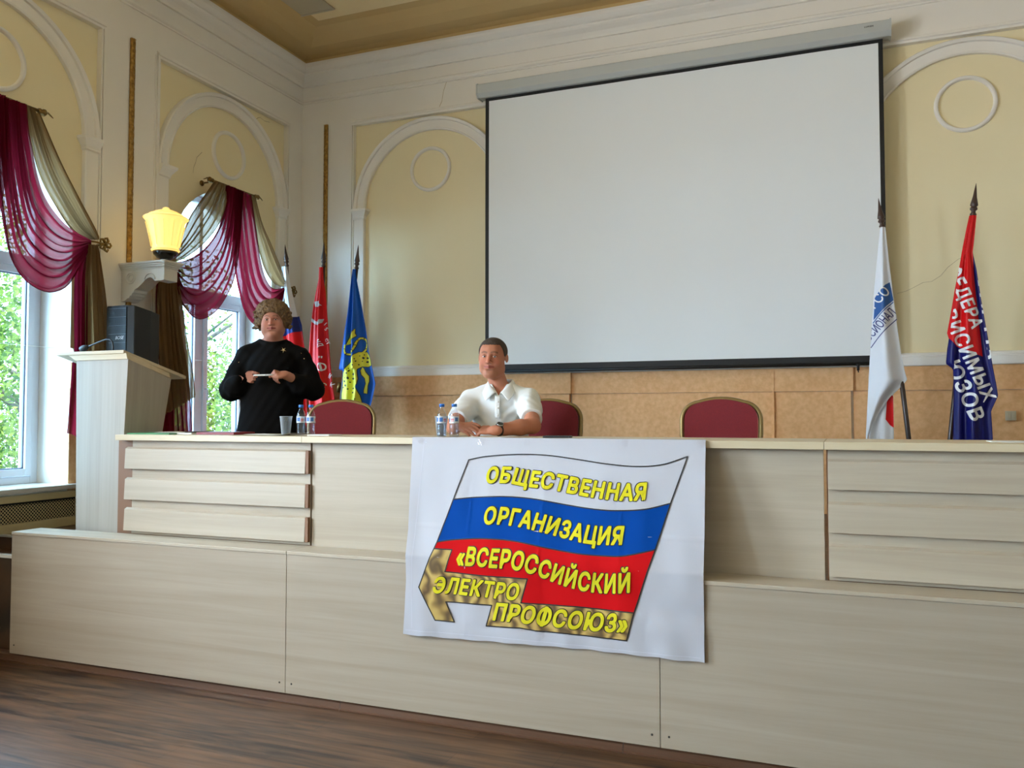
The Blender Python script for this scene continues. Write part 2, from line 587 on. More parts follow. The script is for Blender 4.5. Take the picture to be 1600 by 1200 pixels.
wall(LW, L_BAYS, -7.0, YB, True, 'wall_left')
wall(BW, B_BAYS, XW, 6.0, False, 'wall_back')
struct(MB().add([(6, -7, 0), (6, 7, 0), (6, 7, 5.2), (6, -7, 5.2)], [(0, 1, 2, 3)]).build('wall_right', M['white_paint']))
struct(MB().add([(XW, -7, 0), (6, -7, 0), (6, -7, 5.2), (XW, -7, 5.2)], [(0, 1, 2, 3)]).build('wall_rear', M['white_paint']))

# ceiling: perimeter cove rising to a flat field
mb = MB()
prof = [(0.10, 4.93), (0.10, 4.985), (0.16, 5.0), (0.30, 5.0), (0.42, 5.03), (0.52, 5.07), (0.60, 5.08)]
x0, x1, y0, y1 = XW, 6, -7, YB
for k in range(len(prof) - 1):
    (d0, h0), (d1, h1) = prof[k], prof[k + 1]
    r0 = [(x0 + d0, y0 + d0, h0), (x1 - d0, y0 + d0, h0), (x1 - d0, y1 - d0, h0), (x0 + d0, y1 - d0, h0)]
    r1 = [(x0 + d1, y0 + d1, h1), (x1 - d1, y0 + d1, h1), (x1 - d1, y1 - d1, h1), (x0 + d1, y1 - d1, h1)]
    for i in range(4):
        j = (i + 1) % 4
        mb.add([r0[i], r0[j], r1[j], r1[i]], [(0, 1, 2, 3)], 1)
d, h = prof[-1]
mb.add([(x0 + d, y0 + d, h), (x1 - d, y0 + d, h), (x1 - d, y1 - d, h), (x0 + d, y1 - d, h)], [(0, 1, 2, 3)], 0)
struct(mb.build('ceiling', [M['ceiling_paint'], M['cove_tan']]))


# mouldings ---------------------------------------------------------------
def run(fn, prof, u0, u1, mb, m0=0, m1=0):
    """profile (w,z) swept along u; m0/m1: mitre slope at each end"""
    n = len(prof)
    vs = [fn(u0 + m0 * w, z, w) for w, z in prof] + [fn(u1 - m1 * w, z, w) for w, z in prof]
    fs = [(i, i + 1, n + i + 1, n + i) for i in range(n - 1)]
    fs += [tuple(range(n))[::-1], tuple(range(n, 2 * n))]
    mb.add(vs, fs)


CORN = [(0, 4.755), (0.022, 4.755), (0.03, 4.775), (0.045, 4.80), (0.075, 4.83), (0.085, 4.845), (0.085, 4.86), (0.10, 4.865),
        (0.115, 4.88), (0.13, 4.90), (0.135, 4.92), (0.135, 4.94), (0.10, 4.945), (0, 4.945)]
FRZ = [(0, 4.585), (0.012, 4.585), (0.014, 4.597), (0.02, 4.60), (0.03, 4.608), (0.033, 4.625), (0.02, 4.632), (0.012, 4.64), (0, 4.64)]
for nm, pr in (('trim_3', CORN), ('trim_4', FRZ)):
    mb = MB(); run(LW, pr, -7, YB, mb, 0, 1); struct(mb.build(nm, M['white_paint']))
for nm, pr in (('trim_5', CORN), ('trim_6', FRZ)):
    mb = MB(); run(BW, pr, XW, 6, mb, 1, 0); struct(mb.build(nm, M['white_paint']))
PAN = [(0, 4.300), (0.012, 4.302), (0.014, 4.318), (0.024, 4.324), (0.024, 4.338), (0.010, 4.345), (0.008, 4.355), (0, 4.357)]


def arch_band(fn, c, mb, r0=0.70, r1=0.82, zs=ZS, base=-0.035):
    prof = [(r0, base), (r0, -0.004), (r0 + 0.012, 0.004), (r0 + 0.016, -0.010), (r1 - 0.034, -0.006), (r1 - 0.030, 0.012), (r1 - 0.008, 0.022), (r1, 0.010), (r1, base)]
    N = 40
    P = []
    for k in range(N + 1):
        a = PI * k / N
        P.append([fn(c - r * math.cos(a), zs + r * math.sin(a), w) for r, w in prof])
    mb.grid(P, smooth=False)


def pilaster(fn, u0, u1, side, mb):
    """side=+1: capital flares towards +u only (outer edge sits on the bay edge)"""
    f = lambda u, z, w: fn(u, z, w)
    a, b = u0, u1
    pr = [(a, -0.035), (a, 0.0), (a + 0.008, 0.004), (b - 0.008, 0.004), (b, 0.0), (b, -0.035)]
    vs = [fn(u, ZP0, w) for u, w in pr] + [fn(u, 3.37, w) for u, w in pr]
    n = len(pr)
    mb.add(vs, [(i, i + 1, n + i + 1, n + i) for i in range(n - 1)])
    lv = [(3.365, 0.0, 0.006), (3.375, 0.008, 0.014), (3.385, 0.008, 0.014), (3.40, 0.014, 0.02), (3.43, 0.035, 0.04), (3.442, 0.045, 0.05), (3.462, 0.048, 0.053), (3.462, 0, -0.03)]
    P = []
    for z, e, w in lv:
        ua = a - (e if side < 0 else 0)
        ub = b + (e if side > 0 else 0)
        P.append([fn(ua, z, -0.035), fn(ua, z, w), fn(ub, z, w), fn(ub, z, -0.035)])
    mb.grid(P, smooth=False)


def ring(fn, c, z, mb, r=0.22, t=0.034):
    n, m = 40, 8
    P = []
    for i in range(n + 1):
        a = 2 * PI * i / n
        row = []
        for k in range(m + 1):
            b = PI * k / m
            rr = r - t / 2 + t / 2 * math.cos(b) * 1.0
            w = -0.035 + 0.022 * math.sin(b) + (0.006 if k in (3, 5) else 0)
            row.append(fn(c + rr * math.cos(a), z + rr * math.sin(a), w))
        P.append(row)
    mb.grid(P)


tn = 7
for fn, bays, cs in ((LW, L_BAYS[:2], None), (BW, [B_BAYS[0], B_BAYS[2]], None)):
    for c in bays:
        mb = MB()
        arch_band(fn, c, mb)
        pilaster(fn, c - HB, c - HB + 0.115, 1, mb)
        pilaster(fn, c + HB - 0.115, c + HB, -1, mb)
        struct(mb.build('trim_%d' % tn, M['white_paint'])); tn += 1
        mb = MB(); ring(fn, c + (0.03 if fn is LW else -0.0), 3.775 if fn is LW else 3.79, mb, 0.215)
        struct(mb.build('trim_%d' % tn, M['white_paint'])); tn += 1
        mb = MB()      # thin frame moulding round the bay
        run(fn, PAN, c - HB - 0.03, c + HB + 0.03, mb)
        for s in (-1, 1):
            e = c + s * HB
            for k, (o0, w) in enumerate(((0.0, 0.010), (0.018, 0.016), (0.036, 0.006))):
                a, b = sorted((e + s * o0, e + s * (o0 + 0.012)))
                vs = [fn(a, ZP0, 0), fn(a, ZP0, w), fn(b, ZP0, w), fn(b, ZP0, 0), fn(a, ZP1 + 0.02, 0), fn(a, ZP1 + 0.02, w), fn(b, ZP1 + 0.02, w), fn(b, ZP1 + 0.02, 0)]
                mb.add(vs, [(0, 1, 5, 4), (1, 2, 6, 5), (2, 3, 7, 6), (4, 5, 6, 7)])
        struct(mb.build('trim_%d' % tn, M['white_paint'])); tn += 1
# the frame line carries on over the screen on the back wall
mb = MB(); run(BW, PAN, -2.80, 0.04, mb); struct(mb.build('trim_%d' % tn, M['white_paint'])); tn += 1
# dado band
DADO = [(0, 1.832), (0.036, 1.832), (0.040, 1.84), (0.040, 1.895), (0.030, 1.902), (0.034, 1.912), (0.026, 1.925), (0.006, 1.932), (0, 1.932)]
mb = MB(); run(BW, DADO, XW, 6, mb, 1, 0); struct(mb.build('trim_%d' % tn, M['white_gloss'])); tn += 1
mb = MB()
for a, b in ((-7, -5.73), (-4.51, -3.52), (-2.3, -1.31), (-0.09, 0.9), (2.12, 3.11), (4.33, 5.32), (6.54, 7.0)):
    run(LW, DADO, a, b, mb)
struct(mb.build('trim_%d' % tn, M['white_gloss'])); tn += 1

# orange plaster wainscot boards
mb = MB()
for a, b, w in ((XW, -2.21, 0.062), (-2.21, 0.05, 0.042), (0.05, 6.0, 0.020)):
    mb.box(a, b, YB - w, YB, 1.650, 1.831)
    mb.box(a, b - 0.018, YB - w + 0.014, YB, ST, 1.648)
mb.box(-0.54, -0.532, YB - 0.047, YB, ST, 1.83)
struct(mb.build('wall_wainscot_back', M['orange_plaster']))
mb = MB()
for a, b in ((-7, -5.73), (-4.51, -3.52), (-2.3, -1.31), (-0.09, 0.9), (2.12, 3.11), (4.33, 5.32), (6.54, 6.94)):
    mb.box(XW, XW + 0.016, a, b, 1.650, 1.831)
    mb.box(XW, XW + 0.006, a, b, 0.6, 1.648)
struct(mb.build('wall_wainscot_left', M['orange_plaster']))

# plaster cracks (thin filled lines on the paint)
def crack(fn, pts, w0, name, w=0.004):
    mb = MB()
    P = []
    for i, (u, z) in enumerate(pts):
        P.append([fn(u - w * 0.4, z + w * 0.5, w0), fn(u + w * 0.4, z - w * 0.5, w0)])
    mb.grid(P, smooth=False)
    return struct(mb.build(name, M['crack']))


def back_window(cy, idx):
    XF = XW - 0.33
    e = empty('window_%d' % idx, (XF, cy, OZ0)); e['kind'] = 'structure'
    mb = MB()
    f = lambda u, z, w: (XF + w, u, z)
    t = 0.055
    # outer frame with arched head
    def bar(u0, u1, z0, z1, w0=-0.03, w1=0.035, m=mb, mi=0):
        m.add([f(u, z, w) for w in (w0, w1) for u, z in ((u0, z0), (u1, z0), (u1, z1), (u0, z1))],
              [(0, 3, 2, 1), (4, 5, 6, 7), (0, 1, 5, 4), (1, 2, 6, 5), (2, 3, 7, 6), (3, 0, 4, 7)], mi)
    l, r = cy - OW, cy + OW
    zb, zt = OZ0 + 0.0, 2.81
    bar(l, l + t, zb, zt); bar(r - t, r, zb, zt); bar(l + t, r - t, zb, zb + 0.05)
    bar(l + t, r - t, 2.50, 2.585)
    bar(cy - 0.03, cy + 0.03, zb + 0.05, 2.50)
    N = 28
    def arcband(ra, rb, w0, w1, m=mb, mi=0):
        P = []
        for k in range(N + 1):
            a = PI * k / N
            c_, s_ = -math.cos(a), math.sin(a)
            P.append([f(cy + r_ * c_, zt + r_ * s_, w_) for r_, w_ in ((ra, w0), (ra, w1), (rb, w1), (rb, w0))])
        m.grid(P, mi, smooth=False)
    arcband(OW - t, OW, -0.03, 0.035)
    bar(cy - 0.02, cy + 0.02, 2.585, zt + OW - t)
    fr = mb.build('window_frame', M['pvc'], e, bevel=0.004)
    # casements
    for s, (a, b) in enumerate(((l + t + 0.004, cy - 0.034), (cy + 0.034, r - t - 0.004))):
        m2 = MB()
        z0, z1 = zb + 0.055, 2.495
        w = 0.048
        for args in ((a, a + w, z0, z1), (b - w, b, z0, z1), (a + w, b - w, z0, z0 + w), (a + w, b - w, z1 - w, z1)):
            bar(*args, -0.02, 0.05, m2)
        g = 0.008
        for args in ((a + w, a + w + g, z0 + w, z1 - w), (b - w - g, b - w, z0 + w, z1 - w), (a + w + g, b - w - g, z0 + w, z0 + w + g), (a + w + g, b - w - g, z1 - w - g, z1 - w)):
            bar(*args, 0.01, 0.03, m2, 1)
        sh = m2.build('casement', [M['pvc'], M['gasket']], e, bevel=0.003)
        m3 = MB(); bar(a + w, b - w, z0 + w, z1 - w, 0.006, 0.010, m3)
        m3.build('pane', M['window_glass'], sh)
        if s == 1:
            m4 = MB(); m4.tube([f(a + 0.02, 1.7, 0.05), f(a + 0.02, 1.7, 0.075), f(a + 0.02, 1.60, 0.08)], 0.008)
            m4.build('window_handle', M['pvc'], sh)
    m3 = MB()
    pts = [(cy + (OW - t) * -math.cos(PI * k / N), zt + (OW - t) * math.sin(PI * k / N)) for k in range(N + 1)]
    pts = [(l + t, 2.585)] + pts + [(r - t, 2.585)]
    m3.prism(pts, 0.004, 0.008, f)
    m3.build('fanlight_pane', M['window_glass'], e)
    return e


for i, c in enumerate(L_BAYS):
    back_window(c, i + 1)
    mb = MB()
    mb.box(XW - 0.33, XW + 0.075, c - OW - 0.10, c + OW + 0.10, OZ0 - 0.028, OZ0)
    mb.box(XW + 0.0751, XW + 0.077, c - OW - 0.10, c + OW + 0.10, OZ0 - 0.028, OZ0 - 0.002, 1)
    sl = mb.build('window_sill', [M['sill_white'], M['sill_edge']])
    tag(sl, None, None, None, 'structure')


# radiator cover under window nearest the camera
def radiator(cy, label):
    e = empty('radiator_cover', (XW + 0.03, cy, ST), label, 'radiator cover')
    x = XW + 0.055
    y0_, y1_ = cy - 0.75, cy + 0.75
    z0_, z1_ = ST + 0.0, OZ0 - 0.045
    mb = MB()
    mb.box(XW, x, y0_, y1_, z0_, z0_ + 0.06)
    mb.box(XW, x, y0_, y1_, z1_ - 0.045, z1_)
    mb.box(XW, x, y0_, y0_ + 0.09, z0_ + .06, z1_ - .045); mb.box(XW, x, y1_ - 0.09, y1_, z0_ + .06, z1_ - .045)
    mb.build('cover_frame', M['radiator_cover'], e, bevel=0.003)
    # perforated sheet: diamond lattice with dark cavity behind
    g = MB()
    a0, a1, b0, b1 = y0_ + 0.09, y1_ - 0.09, z0_ + 0.06, z1_ - 0.045
    p = 0.0235
    ny, nz = int((a1 - a0) / p), int((b1 - b0) / p)
    n = 8
    for i in range(ny):
        for j in range(nz):
            for off in (0, 1):
                cu, cz = a0 + (i + 0.25 + 0.5 * off) * p, b0 + (j + 0.25 + 0.5 * off) * p
                h = p / 4 + 1e-5
                # cell is a diamond of half diagonal p/2 with a round hole
                hole = [(cu + 0.30 * p * math.cos(2 * PI * k / n), cz + 0.30 * p * math.sin(2 * PI * k / n)) for k in range(n)]
                outer = []
                for k in range(n):
                    an = 2 * PI * k / n
                    c_, s_ = math.cos(an), math.sin(an)
                    rr = 0.5 * p / (abs(c_) + abs(s_))
                    outer.append((cu + rr * c_, cz + rr * s_))
                vs = [LW(u, z, 0.045) for u, z in hole + outer]
                g.add(vs, [(k, (k + 1) % n, n + (k + 1) % n, n + k) for k in range(n)])
    g.build('grille', M['radiator_cover'], e)
    MB().box(XW + 0.004, XW + 0.02, a0, a1, b0, b1).build('cavity', M['dark_hole'], e)
    return e


radiator(3.72, 'beige perforated radiator cover under the window at the far left')
crack(BW, [(-3.44, 4.584), (-3.470, 4.50), (-3.479, 4.456), (-3.486, 4.408), (-3.512, 4.36)], 0.0015, 'wall_crack')
crack(BW, [(0.372, 2.392), (0.43, 2.405), (0.474, 2.425), (0.55, 2.465), (0.61, 2.47), (0.672, 2.51), (0.72, 2.57), (0.793, 2.628), (0.887, 2.65)], -0.0335, 'wall_crack', 0.0025)
crack(LW, [(6.30, 4.20), (6.33, 4.225), (6.36, 4.25), (6.391, 4.262), (6.45, 4.25), (6.53, 4.262)], -0.0335, 'wall_crack')
crack(LW, [(5.53, 3.50), (5.535, 3.55), (5.558, 3.60), (5.572, 3.647), (5.632, 3.709)], -0.0335, 'wall_crack')
# ================================================================== STAGE FRONT, DESKS, LECTERN
YP, CAPZ = 3.60, 0.766
FR = [(-4.64, -2.667), (-2.667, -0.753), (-0.753, 1.19), (1.19, 3.12)]
FL = ['wide pale wood stage front panel at the left end, below the lectern', 'wide pale wood stage front panel below the water bottles and banner',
      'wide pale wood stage front panel at the right, below the red chair', 'pale wood stage front panel beyond the right picture edge']
for i, (a, b) in enumerate(FR[:3]):
    e = empty('stage_front_panel', (a, YP, 0), FL[i], 'wood panel', 'stage front panels')
    a2 = a + 0.0015; b2 = b - 0.0015
    MB().box(a2, b2, YP, YP + 0.018, 0.050, CAPZ - 0.018).build('face_board', M['panel_wood'], e, bevel=0.0012)
    MB().box(a2, b2, YP - 0.004, YP + 0.193, CAPZ - 0.017, CAPZ).build('cap_board', M['light_wood'], e, bevel=0.0015)
    m = MB()
    m.box(a2 + .03, b2 - .03, YP + 0.019, YP + 0.035, 0.05, 0.09); m.box(a2, a2 + 0.016, YP + 0.018, YP + 0.19, 0.052, CAPZ - 0.018)
    m.build('side_board', M['panel_wood'], e)
    for x in (a2 + 0.035, b2 - 0.035):
        m = MB(); m.lathe([(0, -0.0008), (0.0045, -0.0008), (0.005, 0.0), (0.005, 0.002)], (x, YP - 0.0005, 0.10), 12, 'y')
        m.build('screw_hole', M['case_print'], e)
m = MB()
for a, b in ((-5.05, -2.35), (-2.347, -0.92), (-0.917, 3.2)):
    P = []
    for x in (a, b):
        P.append([(x, 3.604, 0.0), (x, 3.602, 0.007), (x, 3.612, 0.011), (x, 3.613, 0.036), (x, 3.622, 0.044), (x, 3.66, 0.046)])
    m.grid(P, smooth=False)
struct(m.build('baseboard_stage', M['skirting']))

YD = 3.80
DZ = 1.346
DX = [(-4.0, -2.692, 1), (-2.690, -1.386, 0), (-1.384, -0.091, 0), (-0.089, 1.21, 1)]
DLB = ['slatted pale wood desk in front of the standing woman, beside the lectern', 'plain pale wood desk under the left half of the banner, water bottles on it',
       'plain pale wood desk under the right half of the banner, red chair behind', 'slatted pale wood desk at the right, flags behind it']
for i, (a, b, sl) in enumerate(DX):
    e = empty('desk', (a, YD, ST), DLB[i], 'desk', 'row of desks on the stage')
    MB().box(a, b, YD - 0.05, YD + 0.52, DZ - 0.033, DZ).build('tabletop', M['top_wood'], e, bevel=0.0015)
    if sl:
        xa, xb = (a + 0.07, b + 0.028) if i == 0 else (a + 0.012, b)
        MB().box(a - 0.035 if i == 0 else a + 0.006, b + 0.03 if i == 0 else b, YD + 0.012, YD + 0.030, ST, DZ - 0.034).build('back_board', M['brown_board'], e)
        MB().box(xa + (0.02 if i == 0 else 0), xb, YD - 0.004, YD + 0.011, CAPZ + 0.002, DZ - 0.034).build('front_board', M['light_wood'], e, bevel=0.001)
        for z0, z1 in ((1.147, 1.270), (0.967, 1.091), (0.786, 0.916)):
            m = MB()
            xl = xa - 0.018 if i == 0 else xa
            xr = xb - 0.02 if i == 0 else xb
            m.add([(xl, YD - 0.028, z0), (xr, YD - 0.028, z0), (xr, YD - 0.022, z1 - 0.006), (xl, YD - 0.022, z1 - 0.006),
                   (xl, YD - 0.004, z0), (xr, YD - 0.004, z0), (xr, YD - 0.004, z1 + 0.004), (xl, YD - 0.004, z1 + 0.004)],
                  [(0, 1, 2, 3), (3, 2, 6, 7), (0, 4, 5, 1), (0, 3, 7, 4), (1, 5, 6, 2)])
            m.build('slat', M['light_wood'], e, bevel=0.001)
            if i == 0: MB().box(xr + 0.001, xr + 0.019, YD - 0.024, YD - 0.004, z0, z1).build('slat_end', M['brown_board'], e)
    else:
        MB().box(a + (0.034 if i == 1 else 0.003), b - 0.003, YD, YD + 0.018, ST, DZ - 0.034).build('front_board', M['light_wood'], e, bevel=0.001)
    for x in (a + 0.1, b - 0.118):
        MB().box(x, x + 0.018, YD + 0.032, YD + 0.48, ST, DZ - 0.034).build('side_board', M['light_wood'], e)

# lectern ---------------------------------------------------------------
e = empty('lectern', (-4.22, 3.85, ST), 'tall pale wood lectern with sloping top at the left end of the desks', 'lectern')
m = MB()
vt = [(-4.435, 3.85, 1.800), (-4.013, 3.85, 1.800), (-4.013, 4.200, 1.692), (-4.435, 4.200, 1.692)]
vb = [(-4.412, 3.85, ST), (-4.068, 3.85, ST), (-4.068, 4.06, ST), (-4.412, 4.06, ST)]
m.add(vb + vt, [(0, 1, 5, 4), (1, 2, 6, 5), (2, 3, 7, 6), (3, 0, 4, 7), (4, 5, 6, 7), (3, 2, 1, 0)])
m.build('body', M['light_wood_upright'], e, bevel=0.002)
m = MB()
t = 0.020
c4 = [(-4.590, 3.835), (-4.035, 3.835), (-4.000, 4.315), (-4.56, 4.315)]
zt = lambda y: 1.853 - (y - 3.835) * 0.285
m.add([(x, y, zt(y)) for x, y in c4] + [(x, y, zt(y) - t) for x, y in c4], [(0, 1, 2, 3), (7, 6, 5, 4), (0, 4, 5, 1), (1, 5, 6, 2), (2, 6, 7, 3), (3, 7, 4, 0)])
m.build('top_board', M['top_wood'], e, bevel=0.0015)
m = MB()
m.add([(-4.50, 3.842, 1.834), (-4.435, 3.842, 1.799), (-4.013, 3.842, 1.799), (-4.022, 3.842, 1.834), (-4.50, 4.19, 1.735), (-4.435, 4.19, 1.70), (-4.013, 4.19, 1.70), (-4.022, 4.19, 1.735)],
      [(0, 1, 2, 3), (4, 7, 6, 5), (0, 4, 5, 1), (1, 5, 6, 2), (2, 6, 7, 3)])
m.build('fascia', M['top_wood'], e)

e = empty('gooseneck_microphone', (-4.36, 4.05, 1.79), 'black gooseneck microphone on the lectern top', 'microphone')
m = MB(); m.lathe([(0, 0), (0.030, 0), (0.030, 0.010), (0.012, 0.018), (0, 0.018)], (-4.36, 4.05, 1.786), 16)
m.build('base', M['black_plastic'], e)
pts = [(-4.359, 4.05, 1.80), (-4.352, 4.05, 1.86), (-4.351, 4.05, 1.90), (-4.358, 4.05, 1.93), (-4.378, 4.05, 1.946), (-4.41, 4.05, 1.947), (-4.47, 4.05, 1.932), (-4.53, 4.05, 1.915), (-4.575, 4.05, 1.903)]
MB().tube(pts, 0.0055, 8).build('gooseneck', M['black_plastic'], e)
m = MB()
m.tube([(-4.56, 4.05, 1.907), (-4.585, 4.05, 1.900), (-4.60, 4.05, 1.896), (-4.625, 4.05, 1.889), (-4.635, 4.05, 1.886)], [0.008, 0.017, 0.021, 0.018, 0.006], 12)
m.build('foam_windscreen', M['black_plastic'], e)

# loudspeaker -----------------------------------------------------------
e = empty('loudspeaker', (-4.76, 4.6, ST), 'black loudspeaker on a stand behind the lectern, under the wall lamp', 'loudspeaker')
m = MB()
zt0, zb0 = 2.232, 1.80
low = [(-4.845, 4.45), (-4.65, 4.45), (-4.603, 4.468), (-4.590, 4.60), (-4.592, 4.685), (-4.86, 4.685), (-4.865, 4.50)]
hi = [zt0, zt0, zt0 - .004, zt0 - .028, zt0 - .045, zt0 - .045, zt0 - .01]
n = len(low)
m.add([(x, y, zb0) for x, y in low] + [(x, y, z) for (x, y), z in zip(low, hi)], [tuple(range(n))[::-1], tuple(range(n, 2 * n))] + [(i, (i + 1) % n, n + (i + 1) % n, n + i) for i in range(n)])
m.build('cabinet', M['black_plastic'], e, bevel=0.006)
MB().box(-4.838, -4.657, 4.443, 4.45, zb0 + 0.01, zt0 - 0.012).build('grille', M['grille'], e, bevel=0.002)
for k in range(6):
    z = zt0 - 0.022 - 0.060 * k
    MB().box(-4.815, -4.657, 4.440, 4.4435, z - 0.002, z).build('grille_rib', M['grille_line'], e)
V, Fc = text_mesh('BOSE', 0.032, 0.0006)
V[:, 0] = V[:, 0] + V[:, 1] * 0.3
cx = V[:, 0].mean()
m = MB().add([(-4.715 + (u - cx), 4.4405, 1.992 + v) for u, v in V], Fc)
m.build('nameplate', M['logo_white'], e)
m = MB().tube([(-4.73, 4.58, ST + 0.02), (-4.73, 4.58, zb0)], 0.018, 12)
for a in (90, 210, 330):
    c_, s_ = math.cos(R(a)), math.sin(R(a))
    m.tube([(-4.73, 4.58, ST + 0.30), (-4.73 + 0.2 * c_, 4.58 + 0.2 * s_, ST + 0.01)], 0.012, 8)
m.build('stand', M['black_plastic'], e)

# wall lamp on plaster bracket -------------------------------------------
e = empty('wall_bracket', (XW, 4.83, 2.33), 'white plaster scroll bracket under the glowing lamp', 'bracket')
prof = [(-5.05, 2.548), (-5.05, 2.315), (-5.012, 2.318), (-4.985, 2.338), (-4.972, 2.336), (-4.962, 2.355), (-4.950, 2.354), (-4.940, 2.374), (-4.930, 2.374), (-4.918, 2.398),
        (-4.885, 2.412), (-4.845, 2.440), (-4.815, 2.466), (-4.79, 2.478), (-4.77, 2.481), (-4.75, 2.476), (-4.735, 2.462), (-4.722, 2.452), (-4.66, 2.452), (-4.635, 2.455), (-4.635, 2.548)]
m = MB(); m.prism(prof, 4.765, 4.895, lambda u, v, w: (u, w, v))
m.build('scroll', M['plaster'], e, bevel=0.002)
m = MB()
for k, (z0, z1, ex) in enumerate(((2.545, 2.556, 0.006), (2.556, 2.570, 0.014), (2.570, 2.582, 0.024), (2.582, 2.598, 0.032))):
    m.box(-5.05, -4.635 + ex, 4.765 - ex, 4.895 + ex, z0, z1)
m.build('shelf', M['plaster'], e, bevel=0.002)
for r in (0.040, 0.022):
    m = MB()
    pts = [(-4.955 + r * math.cos(t_), 4.762, 2.487 + r * math.sin(t_)) for t_ in [2 * PI * k / 24 for k in range(25)]]
    m.tube(pts, 0.006, 6, caps=False); m.build('volute', M['plaster'], e)
pts = [(-4.72 - 0.05 * math.cos(t_) - 0.05, 4.762, 2.465 + 0.045 * math.sin(t_)) for t_ in [PI * k / 16 for k in range(17)]]
MB().tube(pts, 0.005, 6).build('arch_bead', M['plaster'], e)

lampm = bpy.data.materials.new('lamp_glass'); lampm.use_nodes = True
b = lampm.node_tree.nodes['Principled BSDF']
b.inputs['Base Color'].default_value = srgb(240, 225, 170)
b.inputs['Roughness'].default_value = 0.25
b.inputs['Emission Color'].default_value = (1.0, 0.62, 0.14, 1)
b.inputs['Emission Strength'].default_value = 0.72
M['lamp_glass'] = lampm
e = empty('wall_lamp', (-4.69, 4.83, 2.598), 'glowing yellow glass urn lamp with black base on the bracket', 'lamp')
m = MB(); m.lathe([(0, 2.598), (0.042, 2.598), (0.045, 2.608), (0.036, 2.618), (0.060, 2.630), (0.082, 2.652), (0.090, 2.676), (0.0, 2.676)], (-4.69, 4.83, 0), 28)
m.build('lamp_base', M['black_satin'], e)
sq = lambda a, h: 1.0
m = MB(); m.lathe([(0.09, 2.676), (0.098, 2.680), (0.098, 2.694), (0.092, 2.702), (0.099, 2.74), (0.110, 2.79), (0.124, 2.85), (0.138, 2.90), (0.152, 2.915), (0.157, 2.925), (0.152, 2.934), (0.135, 2.940),
                  (0.115, 2.952), (0.085, 2.972), (0.050, 2.985), (0.030, 2.989), (0.024, 3.002), (0.012, 3.010), (0, 3.011)], (-4.69, 4.83, 0), 64, squash=sq)
sh_ = m.build('lamp_shade', M['lamp_glass'], e)
rib_g = lampm.copy(); rib_g.name = 'lamp_glass_dim'  # same glass with a weaker glow: rib shading put into the emission
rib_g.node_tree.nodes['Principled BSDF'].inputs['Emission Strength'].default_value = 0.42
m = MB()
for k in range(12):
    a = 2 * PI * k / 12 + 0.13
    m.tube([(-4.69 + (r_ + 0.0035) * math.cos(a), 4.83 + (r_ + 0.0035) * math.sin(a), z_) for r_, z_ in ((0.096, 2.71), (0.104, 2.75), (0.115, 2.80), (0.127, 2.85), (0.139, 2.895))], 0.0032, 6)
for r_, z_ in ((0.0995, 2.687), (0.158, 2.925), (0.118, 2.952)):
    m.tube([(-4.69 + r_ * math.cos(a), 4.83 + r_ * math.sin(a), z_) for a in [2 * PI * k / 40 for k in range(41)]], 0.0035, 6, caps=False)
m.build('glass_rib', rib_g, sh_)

# gilded strips ----------------------------------------------------------
def gold(fn, u, z0, z1, label):
    m = MB()
    P = []
    N = 150
    for k in range(N + 1):
        z = z0 + (z1 - z0) * k / N
        row = []
        for j in range(7):
            a = PI * j / 6
            w = 0.004 + 0.020 * math.sin(a) * (0.85 + 0.3 * random.random())
            row.append(fn(u - 0.024 * math.cos(a), z, w))
        P.append(row)
    m.grid(P, smooth=False)
    m.add([fn(u - .024, z1, 0.0), fn(u + .024, z1, 0.0), fn(u + .024, z1, 0.02), fn(u - .024, z1, 0.02)], [(0, 1, 2, 3)])
    o = m.build('gilded_strip', M['gold_strip'], None, origin=fn(u, z0, 0))
    return tag(o, label, 'moulding strip', 'gilded wall strips')


gold(LW, 4.83, 1.933, 4.345, 'tall narrow gilded strip on the left wall above the lamp bracket')
gold(BW, -4.762, 1.933, 4.345, 'tall narrow gilded strip on the back wall behind the red flag')

# projection screen --------------------------------------------------------
e = empty('projection_screen', (-1.35, 6.87, 1.85), 'large blank white projection screen with black border, pulled down on the back wall', 'projection screen')
prof = [(6.80, 4.345), (6.80, 4.425), (6.815, 4.433), (6.93, 4.433), (6.93, 4.318), (6.83, 4.312)]
m = MB(); m.prism(prof, -3.035, 0.340, lambda u, v, w: (w, u, v)); m.build('housing', M['case_grey'], e, bevel=0.004)
for xa in (-3.047, 0.340):
    m = MB(); m.prism([(6.795, 4.34), (6.795, 4.43), (6.81, 4.438), (6.935, 4.438), (6.935, 4.312), (6.825, 4.306)], xa, xa + 0.012, lambda u, v, w: (w, u, v)); m.build('end_cap', M['case_grey'], e, bevel=0.002)
V, Fc = text_mesh('LUMIEN', 0.016, 0.0006, 1.2)
MB().add([(0.165 + u, 6.799, 4.388 + v) for u, v in V], Fc).build('nameplate', M['case_print'], e)
xs = np.linspace(-2.984, 0.294, 60)
def sheet(xa, xb, za, zb, mi, mb, nx=50, nz=16, off=0.0):
    P = []
    for i in range(nz + 1):
        z = za + (zb - za) * i / nz
        P.append([(x, 6.872 - off + 0.004 * math.sin(x * 3.1 + 0.6) * math.sin((z - 1.85) * 1.2) + 0.002 * math.sin(x * 9.0), z) for x in np.linspace(xa, xb, nx + 1)])
    mb.grid(P, mi, flip=False)
m = MB()
xa, xb, za, zb = -2.984, 0.294, 1.858, 4.315
ia, ib, ja, jb = -2.950, 0.262, 1.912, 4.288
sheet(ia, ib, ja, jb, 0, m)
sheet(xa, ia, za, zb, 1, m, 2); sheet(ib, xb, za, zb, 1, m, 2); sheet(ia, ib, za, ja, 1, m, 50, 2); sheet(ia, ib, jb, zb, 1, m, 50, 2)
